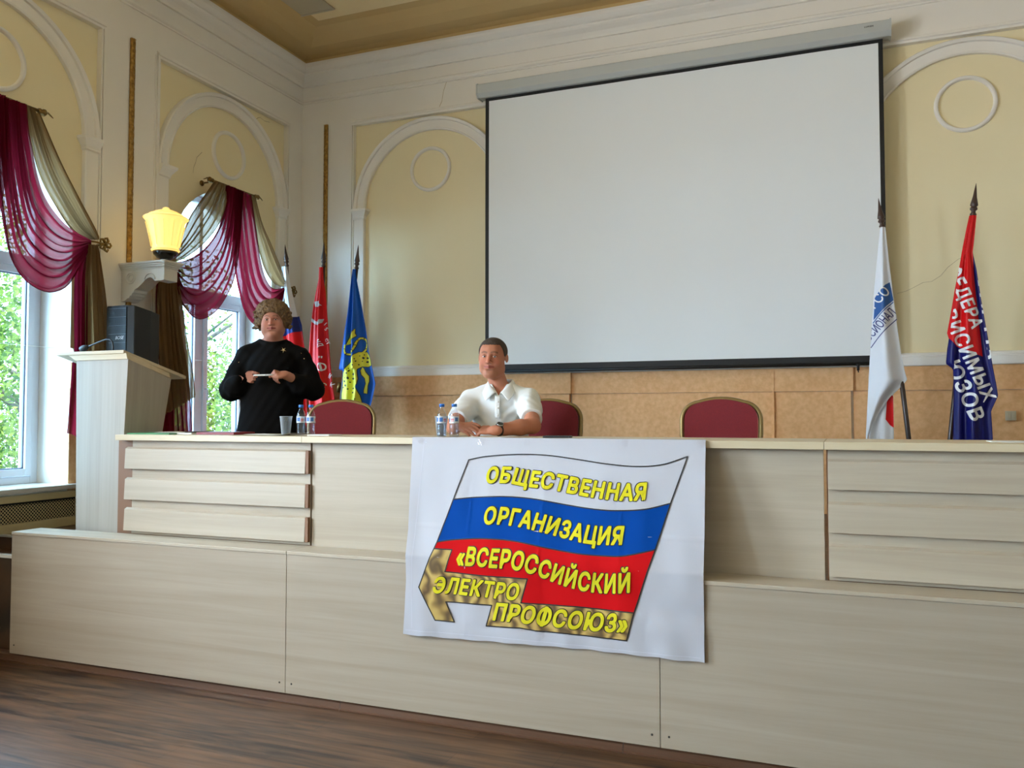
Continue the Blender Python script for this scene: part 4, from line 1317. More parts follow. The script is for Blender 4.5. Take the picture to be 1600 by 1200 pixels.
# flag and banner outlines traced from image pixels and projected: (x, z) in layout units on each cloth's own plane
FLAGS = {
    'F1': {'y': 6.60,
        'tip': [(-4.9683, 3.0989)],
        'top': [(-4.9436, 2.8764)],
        'foot': [(-4.8950, 1.2192)],
        'L': [(-4.9728, 2.8599), (-4.9849, 2.6463), (-4.9978, 2.4941), (-5.0022, 2.2500), (-4.9830, 1.8842), (-4.9611, 1.2788)],
        'Rr': [(-4.9141, 2.8561), (-4.8755, 2.6706), (-4.8298, 2.4859), (-4.7845, 2.3022), (-4.7462, 2.0898), (-4.7160, 1.2806)],
        'blue': [(-5.0180, 2.3422), (-4.9012, 2.3738), (-4.7855, 2.3990), (-4.7558, 2.3131), (-4.7237, 1.9989), (-4.7227, 1.9088), (-5.0139, 2.0065)],
        'red': [(-5.0157, 2.1590), (-4.8849, 2.2213), (-4.7552, 2.2588), (-4.7094, 1.9985), (-4.6869, 1.2213), (-5.0042, 1.2181)],
    },
    'F2': {'y': 6.60,
        'tip': [(-4.5287, 3.0891)],
        'top': [(-4.5299, 2.8428)],
        'foot': [(-4.5604, 1.2818)],
        'L': [(-4.5510, 2.8442), (-4.5535, 2.7362), (-4.5875, 2.5941), (-4.6212, 2.4156), (-4.6406, 2.2364), (-4.6595, 1.9972), (-4.6783, 1.7582), (-4.6402, 1.5072), (-4.5586, 1.4595), (-4.5466, 1.3055), (-4.5423, 1.2228)],
        'Rr': [(-4.5087, 2.8413), (-4.5042, 2.7332), (-4.4820, 2.6182), (-4.4585, 2.3486), (-4.4273, 1.9911), (-4.3974, 1.7540), (-4.3684, 1.6063), (-4.3953, 1.5182), (-4.4778, 1.4299), (-4.5046, 1.3058), (-4.5108, 1.2231)],
        'ham': [(-4.5939, 2.5223), (-4.5444, 2.5258), (-4.5088, 2.4821), (-4.5510, 2.4722), (-4.5828, 2.4738)],
        'sick': [(-4.6281, 2.4039), (-4.6136, 2.3673), (-4.5779, 2.3388), (-4.5390, 2.3281), (-4.5216, 2.3513), (-4.4936, 2.3560), (-4.5038, 2.3207), (-4.5352, 2.2981), (-4.5776, 2.3088), (-4.6132, 2.3313), (-4.6348, 2.3622)],
        't1': [(-4.5229, 2.4888)],
        't2': [(-4.4784, 2.2303)],
        'tA': [(-4.4931, 2.3024)],
        'tB': [(-4.5337, 2.1429)],
        'tC': [(-4.4962, 1.8919)],
        'tD': [(-4.4328, 1.8255)],
        'tE': [(-4.4878, 1.7494)],
        'tF': [(-4.4043, 1.7541)],
    },
    'F3': {'y': 6.60,
        'tip': [(-4.1537, 3.0303)],
        'top': [(-4.1724, 2.8013)],
        'foot': [(-4.3656, 1.2832)],
        'joint': [(-4.3387, 1.7649), (-4.3587, 1.6769)],
        'L': [(-4.1861, 2.8022), (-4.2121, 2.6326), (-4.2444, 2.3983), (-4.2773, 2.2227), (-4.3030, 2.0173), (-4.3295, 1.8884), (-4.2847, 1.8756), (-4.2871, 1.7523), (-4.2917, 1.4885)],
        'Rr': [(-4.1516, 2.7469), (-4.0956, 2.5086), (-4.0467, 2.2724), (-4.0116, 2.0383), (-3.9772, 1.8924), (-3.9430, 1.7472), (-3.9818, 1.5859), (-4.0277, 1.4705), (-4.0343, 1.4590)],
        'flame': [(-4.2362, 2.1025), (-4.2117, 2.1718), (-4.2057, 2.2039), (-4.1931, 2.1948), (-4.1684, 2.2240), (-4.1620, 2.2109), (-4.1312, 2.2495), (-4.1334, 2.2066), (-4.1233, 2.1848), (-4.1517, 2.1589), (-4.1864, 2.1300), (-4.2112, 2.1125)],
        'tail': [(-4.2463, 2.1082), (-4.2509, 2.0544), (-4.2356, 2.0238), (-4.1918, 2.0226), (-4.1508, 2.0493), (-4.1313, 2.0917), (-4.1179, 2.1341), (-4.0872, 2.1631), (-4.0525, 2.1501), (-4.0387, 2.1122), (-4.0482, 2.0591), (-4.0714, 2.0256)],
        'body': [(-4.1048, 2.0340), (-4.1418, 2.0083), (-4.1726, 1.9716), (-4.2098, 1.9402), (-4.2470, 1.8927), (-4.2744, 1.8555), (-4.2790, 1.8071), (-4.2760, 1.7532), (-4.2830, 1.6887), (-4.2903, 1.6619), (-4.2897, 1.5791), (-4.2320, 1.5787), (-4.2388, 1.6506), (-4.2264, 1.6687), (-4.1890, 1.6662), (-4.1639, 1.6392), (-4.1386, 1.5780), (-4.0731, 1.5776), (-4.0834, 1.6437), (-4.0985, 1.6865), (-4.1149, 1.7262), (-4.0990, 1.7506), (-4.0932, 1.7932), (-4.1022, 1.8468), (-4.1050, 1.8874), (-4.0705, 1.9059), (-4.0237, 1.9027), (-3.9871, 1.9168), (-3.9923, 1.9616), (-4.0072, 1.9993), (-4.0369, 2.0353)],
        'leg': [(-4.0705, 1.8995), (-4.0789, 1.8677), (-4.0700, 1.8301), (-4.0414, 1.7976), (-4.0325, 1.7496), (-4.0493, 1.6966), (-4.0528, 1.6647), (-4.0220, 1.6590), (-4.0164, 1.7281), (-4.0044, 1.7704), (-4.0084, 1.8183), (-4.0357, 1.8508), (-4.0544, 1.8885)],
        'spots': [(-4.1716, 1.8396), (-4.2150, 1.8039), (-4.2561, 1.7745), (-4.2433, 1.7366), (-4.1713, 1.7977), (-4.2093, 1.8682), (-4.1870, 1.8989), (-4.1496, 1.8798), (-4.1412, 1.9204), (-4.0978, 1.9215), (-4.0612, 1.9826), (-4.0280, 1.9817), (-4.0277, 1.9465), (-4.0672, 1.9528), (-4.1203, 1.9541), (-4.0922, 2.0016), (-4.1292, 1.9758), (-4.1600, 1.9444), (-4.2279, 1.8492), (-4.1960, 1.7649), (-4.2142, 1.7040), (-4.1706, 1.7088), (-4.2707, 1.7187), (-4.1766, 1.6714), (-4.1392, 1.6656), (-4.1281, 1.8366), (-4.1241, 1.7937), (-4.1338, 1.7671), (-4.1390, 1.6336), (-4.2526, 1.8067), (-4.2220, 1.8921), (-4.1141, 1.6120), (-4.0552, 2.0113)],
        'claws': [(-4.0528, 1.6647), (-4.0368, 1.6560), (-4.0220, 1.6590)],
    },
    'F4': {'y': 6.45,
        'tip': [(0.2313, 3.0033)],
        'top': [(0.2548, 2.7866)],
        'foot': [(0.4007, 1.2771)],
        'L': [(0.2382, 2.7880), (0.2183, 2.5845), (0.1939, 2.3585), (0.1785, 2.1776), (0.1673, 1.9966), (0.1569, 1.8610), (0.1457, 1.6803), (0.1345, 1.4997), (0.1233, 1.3194), (0.1226, 1.2743)],
        'Rr': [(0.2713, 2.7852), (0.2885, 2.5795), (0.3060, 2.3973), (0.3235, 2.2159), (0.3375, 2.0804), (0.3589, 1.9004), (0.3809, 1.7659), (0.3960, 1.7077), (0.3382, 1.6417), (0.2802, 1.5842), (0.2213, 1.4949), (0.1745, 1.4051), (0.1442, 1.3285), (0.1309, 1.2744)],
        'bL': [(0.1664, 1.6800), (0.1546, 1.4546), (0.1389, 1.2520)],
        'bR': [(0.3055, 1.6331), (0.3066, 1.4544), (0.3033, 1.2539)],
        'redp': [(0.2633, 1.5530), (0.2932, 1.6243), (0.3048, 1.5884), (0.3053, 1.3742), (0.2811, 1.3919), (0.2532, 1.4321)],
        'fold': [(0.2405, 2.6739), (0.2533, 2.6183), (0.2752, 2.5215), (0.2965, 2.3911), (0.3152, 2.2614), (0.3374, 2.1254)],
        'band': [(0.2941, 2.3946), (0.2666, 2.3779), (0.2289, 2.3407), (0.1957, 2.2880), (0.1851, 2.1319), (0.2262, 2.1790), (0.2703, 2.2264), (0.3153, 2.2668)],
        'l1': [(0.3151, 2.2533), (0.2701, 2.2129), (0.2261, 2.1675), (0.1816, 2.1103)],
        'l2': [(0.3351, 2.1335), (0.2865, 2.0870), (0.2236, 2.0184), (0.1651, 1.9369)],
        'tx1': [(0.1826, 2.1695), (0.3023, 2.2993)],
        'tx2': [(0.1595, 1.9731), (0.3369, 2.1645)],
    },
    'F5': {'y': 6.45,
        'tip': [(0.8463, 3.0488)],
        'top': [(0.8225, 2.8178)],
        'foot': [(0.6538, 1.2797)],
        'L': [(0.8033, 2.8195), (0.7822, 2.7289), (0.7563, 2.5900), (0.7301, 2.4377), (0.7042, 2.3073), (0.6823, 2.1764), (0.6638, 2.0233), (0.6461, 1.9140), (0.6364, 1.8133), (0.6787, 1.7772), (0.6806, 1.6722), (0.6773, 1.4976), (0.6689, 1.2581)],
        'Rr': [(0.8379, 2.8165), (0.8189, 2.6292), (0.8100, 2.5685), (0.8308, 2.4531), (0.8503, 2.2773), (0.8736, 2.1022), (0.8967, 1.9280), (0.9164, 1.7763), (0.9330, 1.6684), (0.9427, 1.5910), (0.8992, 1.4882), (0.9044, 1.3680), (0.9066, 1.2908), (0.8644, 1.2604)],
        'red': [(0.7956, 2.8202), (0.8379, 2.8165), (0.8190, 2.6380), (0.8100, 2.5685), (0.8176, 2.3665), (0.8329, 2.1692), (0.8452, 2.0165), (0.8573, 1.8556), (0.8004, 1.8789), (0.7547, 1.9020), (0.7010, 1.9298), (0.6553, 1.9884), (0.6481, 2.0239), (0.6788, 2.1986), (0.7007, 2.3295), (0.7266, 2.4600), (0.7528, 2.6123), (0.7786, 2.7424)],
        'redstop': [(0.7822, 2.7289), (0.7923, 2.6533), (0.8098, 2.5597), (0.8231, 2.4536), (0.8495, 2.2338), (0.8608, 1.8425)],
        'r1': [(0.7026, 2.4263), (0.8306, 2.0518)],
        'r2': [(0.6735, 2.1240), (0.8932, 1.5614)],
        'r3': [(0.6718, 1.8255), (0.8223, 1.4323)],
        'r4': [(0.8135, 2.3536), (0.9101, 1.8412)],
    },
}
BANNER = {
    'L': [(-2.0211, 1.3487), (-1.9728, 0.9102), (-1.9664, 0.6675), (-1.9815, 0.4155)],
    'Rr': [(-0.5747, 1.3493), (-0.5665, 0.9755), (-0.5649, 0.7333), (-0.5637, 0.4286)],
    'bot': [(-1.9815, 0.4155), (-1.7019, 0.4185), (-1.4022, 0.4266), (-1.0279, 0.4329), (-0.5637, 0.4286)],
    'top': [(-1.6974, 1.2432), (-1.6070, 1.2608), (-1.4539, 1.2727), (-1.3035, 1.2713), (-1.1561, 1.2555), (-1.0128, 1.2376), (-0.8743, 1.2289), (-0.7583, 1.2399), (-0.6500, 1.2765)],
    'wb': [(-1.7543, 1.0565), (-1.6356, 1.0698), (-1.4832, 1.0785), (-1.3332, 1.0710), (-1.1865, 1.0514), (-1.0447, 1.0375), (-0.9348, 1.0366), (-0.8192, 1.0479), (-0.7153, 1.0754)],
    'br': [(-1.8114, 0.8584), (-1.7140, 0.8743), (-1.5618, 0.8864), (-1.4118, 0.8817), (-1.2645, 0.8608), (-1.1222, 0.8457), (-0.9849, 0.8425), (-0.8961, 0.8501), (-0.7709, 0.8810)],
    'rb': [(-0.8583, 0.6120), (-1.1182, 0.6155), (-1.3778, 0.6122), (-1.3458, 0.7220), (-1.5501, 0.7197), (-1.7616, 0.7248), (-1.7305, 0.8275), (-1.8229, 0.8279)],
    'gold': [(-1.8229, 0.8279), (-1.7305, 0.8275), (-1.7616, 0.7248), (-1.5501, 0.7197), (-1.3458, 0.7220), (-1.3778, 0.6122), (-1.1182, 0.6155), (-0.8583, 0.6120), (-0.8924, 0.4899), (-1.0276, 0.4915), (-1.1649, 0.4943), (-1.3059, 0.4936), (-1.3828, 0.4999), (-1.5500, 0.4921), (-1.5221, 0.5880), (-1.6408, 0.5875), (-1.7561, 0.5857), (-1.7124, 0.4959), (-1.8112, 0.4956), (-1.8964, 0.6442), (-1.8595, 0.7408)],
    't1': [(-1.5975, 1.1393), (-1.4802, 1.1425), (-1.3985, 1.1302), (-1.2795, 1.1211), (-1.1818, 1.1063), (-1.0862, 1.0935), (-0.9928, 1.0844), (-0.9106, 1.0821), (-0.8259, 1.0884)],
    't2': [(-1.5851, 0.9533), (-1.4994, 0.9554), (-1.3992, 0.9483), (-1.3198, 0.9361), (-1.2222, 0.9173), (-1.1266, 0.8998), (-1.0338, 0.8910), (-0.9168, 0.8963)],
    't3': [(-1.7047, 0.7619), (-1.6005, 0.7648), (-1.5201, 0.7627), (-1.4214, 0.7627), (-1.3246, 0.7485), (-1.2484, 0.7252), (-1.1641, 0.7030), (-1.0721, 0.6888), (-0.9728, 0.6876), (-0.8753, 0.7001)],
    't4': [(-1.8274, 0.6258), (-1.7023, 0.6269), (-1.5801, 0.6262), (-1.4607, 0.6236), (-1.3943, 0.6252)],
    't5': [(-1.5181, 0.5248), (-1.4021, 0.5259), (-1.2584, 0.5227), (-1.1186, 0.5195), (-0.9826, 0.5216), (-0.8895, 0.5301)],
}
# ================================================================== FLAGS AND BANNER
def interp_side(pts, z):
    a = sorted([(q[1], q[0]) for q in pts])
    return float(np.interp(z, [p[0] for p in a], [p[1] for p in a]))


def decal(V2, faces, surf, off, m_, name, parent, maxlen=0.02, clip=None):
    """flat outline laid on a height field y=surf(x,z); subdivided so that it follows the folds"""
    bm = bmesh.new()
    vs = [bm.verts.new((u, v, 0)) for u, v in V2]
    for f in faces:
        try: bm.faces.new([vs[i] for i in f])
        except ValueError: pass
    bmesh.ops.triangulate(bm, faces=bm.faces[:])
    if clip:
        for (p, n_) in clip:
            bmesh.ops.bisect_plane(bm, geom=bm.verts[:] + bm.edges[:] + bm.faces[:], plane_co=(p[0], p[1], 0), plane_no=(n_[0], n_[1], 0), clear_outer=True)
    for it in range(7):
        le = [e for e in bm.edges if e.calc_length() > maxlen]
        if not le: break
        bmesh.ops.subdivide_edges(bm, edges=le, cuts=1)
        bmesh.ops.triangulate(bm, faces=[f for f in bm.faces if len(f.verts) > 3])
    bm.verts.ensure_lookup_table()
    for i, v in enumerate(bm.verts): v.index = i
    V3 = [(v.co.x, surf(v.co.x, v.co.y) - off, v.co.y) for v in bm.verts]
    F3 = []
    for f in bm.faces:
        idx = [v.index for v in f.verts]
        a, b, c = [bm.verts[i].co for i in idx[:3]]
        if (b - a).cross(c - a).z < 0: idx = idx[::-1]
        F3.append(tuple(idx))      # x-z plane seen from -y: counter-clockwise is outward
    bm.free()
    if not F3: return None
    return MB().add(V3, F3, 0, True).build(name, m_, parent)


def ribbon(pts, w):
    P = resample(pts, 40)
    T = np.gradient(P, axis=0); T /= np.linalg.norm(T, axis=1)[:, None]
    N = np.stack([-T[:, 1], T[:, 0]], 1)
    V = np.vstack([P + N * w / 2, P - N * w / 2])
    n = len(P)
    return V, [(i, i + 1, n + i + 1, n + i) for i in range(n - 1)]


def disc(c, rx, rz=None, n=12, rot=0.0):
    rz = rz or rx
    return [(c[0] + rx * math.cos(a) * math.cos(rot) - rz * math.sin(a) * math.sin(rot), c[1] + rx * math.cos(a) * math.sin(rot) + rz * math.sin(a) * math.cos(rot)) for a in [2 * PI * k / n for k in range(n)]]


def poly(V):
    return V, [tuple(range(len(V)))]


def put_text(s, p0, p1, h, bold=0.03, slant=0.0, spacing=1.0, fit=True, vflip=False):
    V, Fc = text_mesh(s, 1.0, bold, spacing)
    x0_, x1_ = V[:, 0].min(), V[:, 0].max()
    capH = 0.72
    L = math.hypot(p1[0] - p0[0], p1[1] - p0[1])
    sx = L / (x1_ - x0_) if fit else h / capH
    sy = h / capH
    d = ((p1[0] - p0[0]) / L, (p1[1] - p0[1]) / L)
    n_ = (-d[1], d[0])
    out = []
    for u, v in V:
        a, b = (u - x0_) * sx + slant * v * sy, v * sy
        out.append((p0[0] + d[0] * a + n_[0] * b, p0[1] + d[1] * a + n_[1] * b))
    return out, Fc


def satin(name, col, rough=0.42):
    m = mat(name, col, rough, spec=0.25)
    return m


C_WHITE = satin('flag_white', srgb(224, 230, 240)); C_RED = satin('flag_red', srgb(206, 8, 14)); C_BLUE = satin('flag_blue', srgb(6, 84, 178))
C_NAVY = satin('flag_navy', srgb(12, 14, 96)); C_YEL = mat('flag_yellow', srgb(214, 208, 52), 0.6); C_BLK = mat('flag_black', srgb(18, 20, 22), 0.6)
C_SILV = mat('flag_silver', srgb(190, 190, 196), 0.4); C_BAND = mat('flag_band_blue', srgb(24, 84, 156), 0.5); C_TXT = mat('flag_text_white', srgb(232, 234, 238), 0.55)
C_DARKB = satin('flag_dark_blue', srgb(20, 40, 110)); C_NTXT = mat('flag_text_navy', srgb(38, 46, 116), 0.5)


def make_flag(key, label, base_col, nfold=3, amp=0.03, seed=0, zmin=None, pole_front=False):
    d = FLAGS[key]
    y0 = d['y']
    Lp, Rp = d['L'], d['Rr']
    ztop = d['top'][0][1]
    zb = min(p[1] for p in Lp + Rp) if zmin is None else zmin
    e = empty('flag', (d['foot'][0][0], y0, ST), label, 'flag', 'flags on wooden poles')
    tip, top, foot = d['tip'][0], d['top'][0], d['foot'][0]
    # pole: through top and foot, continued down to the stage floor
    k = (ST + 0.03 - top[1]) / (foot[1] - top[1])
    fx = top[0] + (foot[0] - top[0]) * k
    yp = y0 + 0.03
    m = MB(); m.tube([(top[0], yp, top[1]), (foot[0], yp, foot[1]), (fx, yp, ST + 0.03)], 0.0165, 14)
    pole = m.build('pole', M['pole_wood'], e)
    dx = (tip[0] - top[0]); dz = tip[1] - top[1]
    m = MB()
    rr = [(0.0, 0.015), (0.08, 0.022), (0.12, 0.015), (0.18, 0.014), (0.22, 0.024), (0.27, 0.022), (0.30, 0.016), (0.34, 0.025), (0.42, 0.022), (0.6, 0.013), (0.85, 0.006), (1.0, 0.001)]
    m.tube([(top[0] + dx * t, yp, top[1] + dz * t) for t, r in rr], [r for t, r in rr], 14)
    m.build('finial', M['finial_wood'], e)
    m = MB(); m.lathe([(0, 0), (0.16, 0), (0.16, 0.02), (0.05, 0.035), (0.035, 0.10), (0.0, 0.10)], (fx, yp, ST + 0.001), 28); m.build('stand', M['finial_wood'], e)

    rs = np.random.default_rng(seed)
    ph = rs.uniform(0, 6.28, 3)

    def surf(x, z):
        l, r = interp_side(Lp, z), interp_side(Rp, z)
        c, h = (l + r) / 2, max(0.01, (r - l) / 2)
        th = (x - c) / h
        g = min(1.0, h / 0.11)
        return (y0 - 0.012 - 0.028 * g + amp * g * (-(math.cos(PI * nfold * th + ph[0])) * 0.5 + 0.28 * math.sin(PI * nfold * 1.7 * th + ph[1] + 1.5 * z)) + 0.045 * g * th * th)
    nz, nx = 110, 36
    P = []
    for i in range(nz + 1):
        z = ztop + (zb - ztop) * i / nz
        l, r = interp_side(Lp, z), interp_side(Rp, z)
        P.append([(x, surf(x, z), z) for x in np.linspace(l, r, nx + 1)])
    m = MB(); m.grid(P, 0, flip=False)
    cloth = m.build('cloth', base_col, e, solid=0.0015)
    return e, cloth, surf, d


# tricolour behind the woman
e, cl, sf, d = make_flag('F1', 'white, blue and red flag behind the woman, leftmost on its pole', C_WHITE, 2, 0.03, 1)
decal(*poly(d['blue']), sf, 0.006, C_DARKB, 'blue_stripe', cl, 0.012); decal(*poly(d['red']), sf, 0.009, C_RED, 'red_stripe', cl, 0.02)
# red flag
e, cl, sf, d = make_flag('F2', 'red flag with silver marks between the woman and the blue flag', C_RED, 2, 0.035, 5)
decal(*poly(d['ham']), sf, 0.003, C_SILV, 'hammer', cl, 0.01)
decal(*poly(d['sick']), sf, 0.003, C_SILV, 'sickle', cl, 0.01)
ux = 0.0054   # width of one image pixel at the flag's depth
def q(pt, s, dx, dz, h, ang=-50, bold=0.01, sl=0.0):
    p = d[pt][0]
    p0 = (p[0] + dx * ux, p[1] + dz * ux)
    a = R(ang)
    V, F_ = put_text(s, p0, (p0[0] + math.cos(a), p0[1] + math.sin(a)), h * ux, bold, sl, fit=False)
    decal(V, F_, sf, 0.004, C_TXT, 'lettering', cl, 0.01)
q('tA', '1', 0, 0, 7, -55); q('t2', '5', -2, 6, 7, -60); q('tB', 'ид', -2, 2, 8, -65); q('t2', 'ст', -1, -12, 8, -65)
q('tC', 'Ф', -5, -4, 13, 10); q('tC', '"', -3, 12, 10, 0); q('tD', 'II', -3, -2, 9, -35); q('tE', 'С', -4, -5, 9, -20); q('tF', 'К', -4, -4, 8, -30)
# blue flag with spotted cat
e, cl, sf, d = make_flag('F3', 'blue flag with yellow spotted leopard, right of the red flag', C_BLUE, 2, 0.045, 9)
P_ = d['body']; c_ = np.mean(P_, axis=0)
def swell(V, k):
    V = np.array(V); T = np.roll(V, -1, 0) - np.roll(V, 1, 0); T /= np.linalg.norm(T, axis=1)[:, None] + 1e-9
    A = 0.5 * np.sum(V[:, 0] * np.roll(V[:, 1], -1) - V[:, 1] * np.roll(V[:, 0], -1))
    N = np.stack([T[:, 1], -T[:, 0]], 1) * (1 if A > 0 else -1)
    return [tuple(p) for p in V + N * k]
lc = None
for nm in ('body', 'leg', 'flame'):
    decal(*poly(swell(d[nm], 0.006)), sf, 0.003, C_BLK, 'leopard_outline', cl, 0.014)
    decal(*poly(d[nm]), sf, 0.0048, C_YEL, 'leopard_' + {'body': 'body', 'leg': 'leg', 'flame': 'tail_tip'}[nm], cl, 0.014)
decal(*ribbon(d['tail'], 0.024), sf, 0.003, C_BLK, 'leopard_outline', cl, 0.014)
decal(*ribbon(d['tail'], 0.014), sf, 0.0048, C_YEL, 'leopard_tail', cl, 0.014)
tp = resample(d['tail'], 40)
SV, SF = [], []
def adds(pts):
    b = len(SV); SV.extend(pts); SF.append(tuple(range(b, b + len(pts))))
rad = [9, 9, 8, 9, 8, 6, 6, 6, 5, 5, 8, 8, 8, 4, 5, 4, 4, 4, 6, 5, 6, 6, 5, 6, 6, 4, 4, 4, 4, 4, 4, 4, 4]
for k, c_ in enumerate(d['spots']):
    r = rad[k % len(rad)] * 0.00115
    adds(disc(c_, r, r * 1.25, 10, 0.4 * k))
for k in range(3, 38, 4):
    adds(disc(tp[k], 0.007, 0.0045, 8, k))
decal(SV, SF, sf, 0.0062, C_BLK, 'leopard_spots', cl, 0.02)
for a, b in ((0, 3), (3, 6), (6, 9)):
    fl = np.array(d['flame']); cc = fl.mean(0)
    decal(*ribbon([tuple(cc + (fl[a] - cc) * 0.1), tuple(cc + (fl[b % len(fl)] - cc) * 0.6), tuple(cc + (fl[b % len(fl)] - cc) * 0.8)], 0.003), sf, 0.0062, C_BLK, 'leopard_outline', cl, 0.02)
j0, j1 = d['joint']
MB().tube([(j0[0], 6.63, j0[1]), (j1[0], 6.63, j1[1])], 0.0185, 14).build('pole_joint', M['brass'], e)
# white flag with blue band
e, cl, sf, d = make_flag('F4', 'white flag with slanting blue band and Cyrillic letters, beside the screen', C_WHITE, 1, 0.035, 3)
clipR = [((d['fold'][1][0], d['fold'][1][1]), (1, 0.22))]
fr = lambda z: interp_side(d['fold'], z)
FO = d['fold']
def clipf(off=0.0):
    (xa_, za_), (xb_, zb_) = FO[3], FO[5]
    n_ = np.array([-(zb_ - za_), (xb_ - xa_)]); n_ = n_ / np.linalg.norm(n_)
    if n_[0] < 0: n_ = -n_
    l0, l1 = d['L'][3], d['L'][5]
    m_ = np.array([-(l1[1] - l0[1]), (l1[0] - l0[0])]); m_ = m_ / np.linalg.norm(m_)
    if m_[0] > 0: m_ = -m_
    return [((xa_, za_), n_), ((l0[0], l0[1]), m_)]
decal(*poly(d['band']), sf, 0.003, C_BAND, 'blue_band', cl, 0.014, clipf())
decal(*ribbon(d['l1'], 0.006), sf, 0.003, C_BAND, 'blue_line', cl, 0.014, clipf())
decal(*ribbon(d['l2'], 0.006), sf, 0.003, C_NTXT, 'blue_line', cl, 0.014, clipf())
decal(*ribbon(d['fold'], 0.004), sf, -0.002, C_WHITE, 'fold_edge', cl, 0.014)
V, F_ = put_text('И СО', d['tx1'][0], (d['tx1'][1][0] + 0.01, d['tx1'][1][1] + 0.012), 0.068, 0.012)
V = [(x - 0.014, z + 0.012) for x, z in V]
decal(V, F_, sf, 0.005, C_TXT, 'lettering', cl, 0.014, clipf())
V, F_ = put_text('ССИОНАЛ', d['tx2'][0], d['tx2'][1], 0.060, 0.012)
V = [(x - 0.004, z + 0.010) for x, z in V]
decal(V, F_, sf, 0.005, C_NTXT, 'lettering', cl, 0.014, clipf())
# back layer of the white flag hanging lower, with red patch
P = []
for i in range(30):
    z = 2.0 + (1.18 - 2.0) * i / 29
    l, r = interp_side(d['bL'], z), interp_side(d['bR'], z)
    P.append([(x, 6.475 + 0.008 * math.sin(60 * x + 2 * z), z) for x in np.linspace(l, r, 16)])
MB().grid(P).build('cloth_back_layer', C_WHITE, e, solid=0.0015)
decal(*poly(d['redp']), lambda x, z: 6.475 + 0.008 * math.sin(60 * x + 2 * z), 0.003, C_RED, 'red_patch', cl, 0.014)
# red and blue flag
e, cl, sf, d = make_flag('F5', 'red and dark blue flag with white Cyrillic letters, at the far right', C_NAVY, 2, 0.035, 4)
decal(*poly(d['red']), sf, 0.007, C_RED, 'red_field', cl, 0.010)
lt = d['L']; 
def clipl(idx0, idx1):
    l0, l1 = d['L'][idx0], d['L'][idx1]
    m_ = np.array([-(l1[1] - l0[1]), (l1[0] - l0[0])]); m_ = m_ / np.linalg.norm(m_)
    if m_[0] > 0: m_ = -m_
    r0, r1 = d['Rr'][4], d['Rr'][8]
    n_ = np.array([-(r1[1] - r0[1]), (r1[0] - r0[0])]); n_ = n_ / np.linalg.norm(n_)
    if n_[0] < 0: n_ = -n_
    return [(l0, m_), (r0, n_)]
for s, a, b, h, dx, cp in (('ФЕДЕРА', 'r1', None, 0.078, 0, (4, 6)), ('ВИСИМЫХ', 'r2', None, 0.082, 0, (4, 6)), ('ЮЗОВ', 'r3', None, 0.088, 0, (10, 11)), ('АССОЗ', 'r4', None, 0.070, 0, (2, 3))):
    p0, p1 = d[a]
    dv = np.array(p1) - np.array(p0); dl = np.linalg.norm(dv); dv /= dl
    p0 = (p0[0] - dv[0] * 0.05 * (s != 'ЮЗОВ'), p0[1] - dv[1] * 0.05 * (s != 'ЮЗОВ'))
    V, F_ = put_text(s, p0, p1, h, 0.028, 0, 1.08)
    nrm = np.array([-dv[1], dv[0]])
    V = [(x - nrm[0] * h * 0.5, z - nrm[1] * h * 0.5) for x, z in V]
    cl_ = clipl(*cp)
    if a == 'r1':
        rs0, rs1 = d['redstop'][3], d['redstop'][5]
        cl_ = [cl_[0], (rs0, np.array([1.0, 0.10]))]
    if a == 'r4':
        rs0 = d['redstop'][4]; cl_ = [(rs0, np.array([-1.0, -0.10])), cl_[1]]
    decal(V, F_, sf, 0.0095, C_TXT, 'lettering', cl, 0.012, cl_)

# ---------------------------------------------------------------- banner
BN = BANNER
e = empty('trade_union_banner', (-1.29, 3.70, 0.43), 'white cloth banner with tricolour emblem and yellow Cyrillic lettering, hung over the desk front', 'banner')


def bsurf(x, z):
    y = 3.744 - (1.343 - z) / (1.343 - .79) * (3.744 - 3.588) if z > .79 else 3.588
    k = min(1, max(0, (1.343 - z) / 0.3))
    rip = 0.0030 * math.sin(11 * x + 2.2 * z) + 0.0018 * math.sin(27 * x - 5 * z + 1) + 0.0012 * math.sin(43 * x + 9 * z)
    cre = -0.0022 * math.exp(-((x + 1.30) / 0.006) ** 2) - 0.0018 * math.exp(-((x + 0.93) / 0.006) ** 2) - 0.0018 * math.exp(-((x + 1.66) / 0.006) ** 2) - 0.002 * math.exp(-((z - 0.93) / 0.006) ** 2)
    wr = 0.004 * math.exp(-((z - 0.60) / 0.10) ** 2) * math.sin(7 * x + 30 * z) * (1 if x > -1.0 else 0.3)
    hemf = 0.003 * math.sin(38 * x) * max(0, (0.5 - z) / 0.1)
    return y - 0.004 + k * (rip + cre + wr + hemf) - 0.001


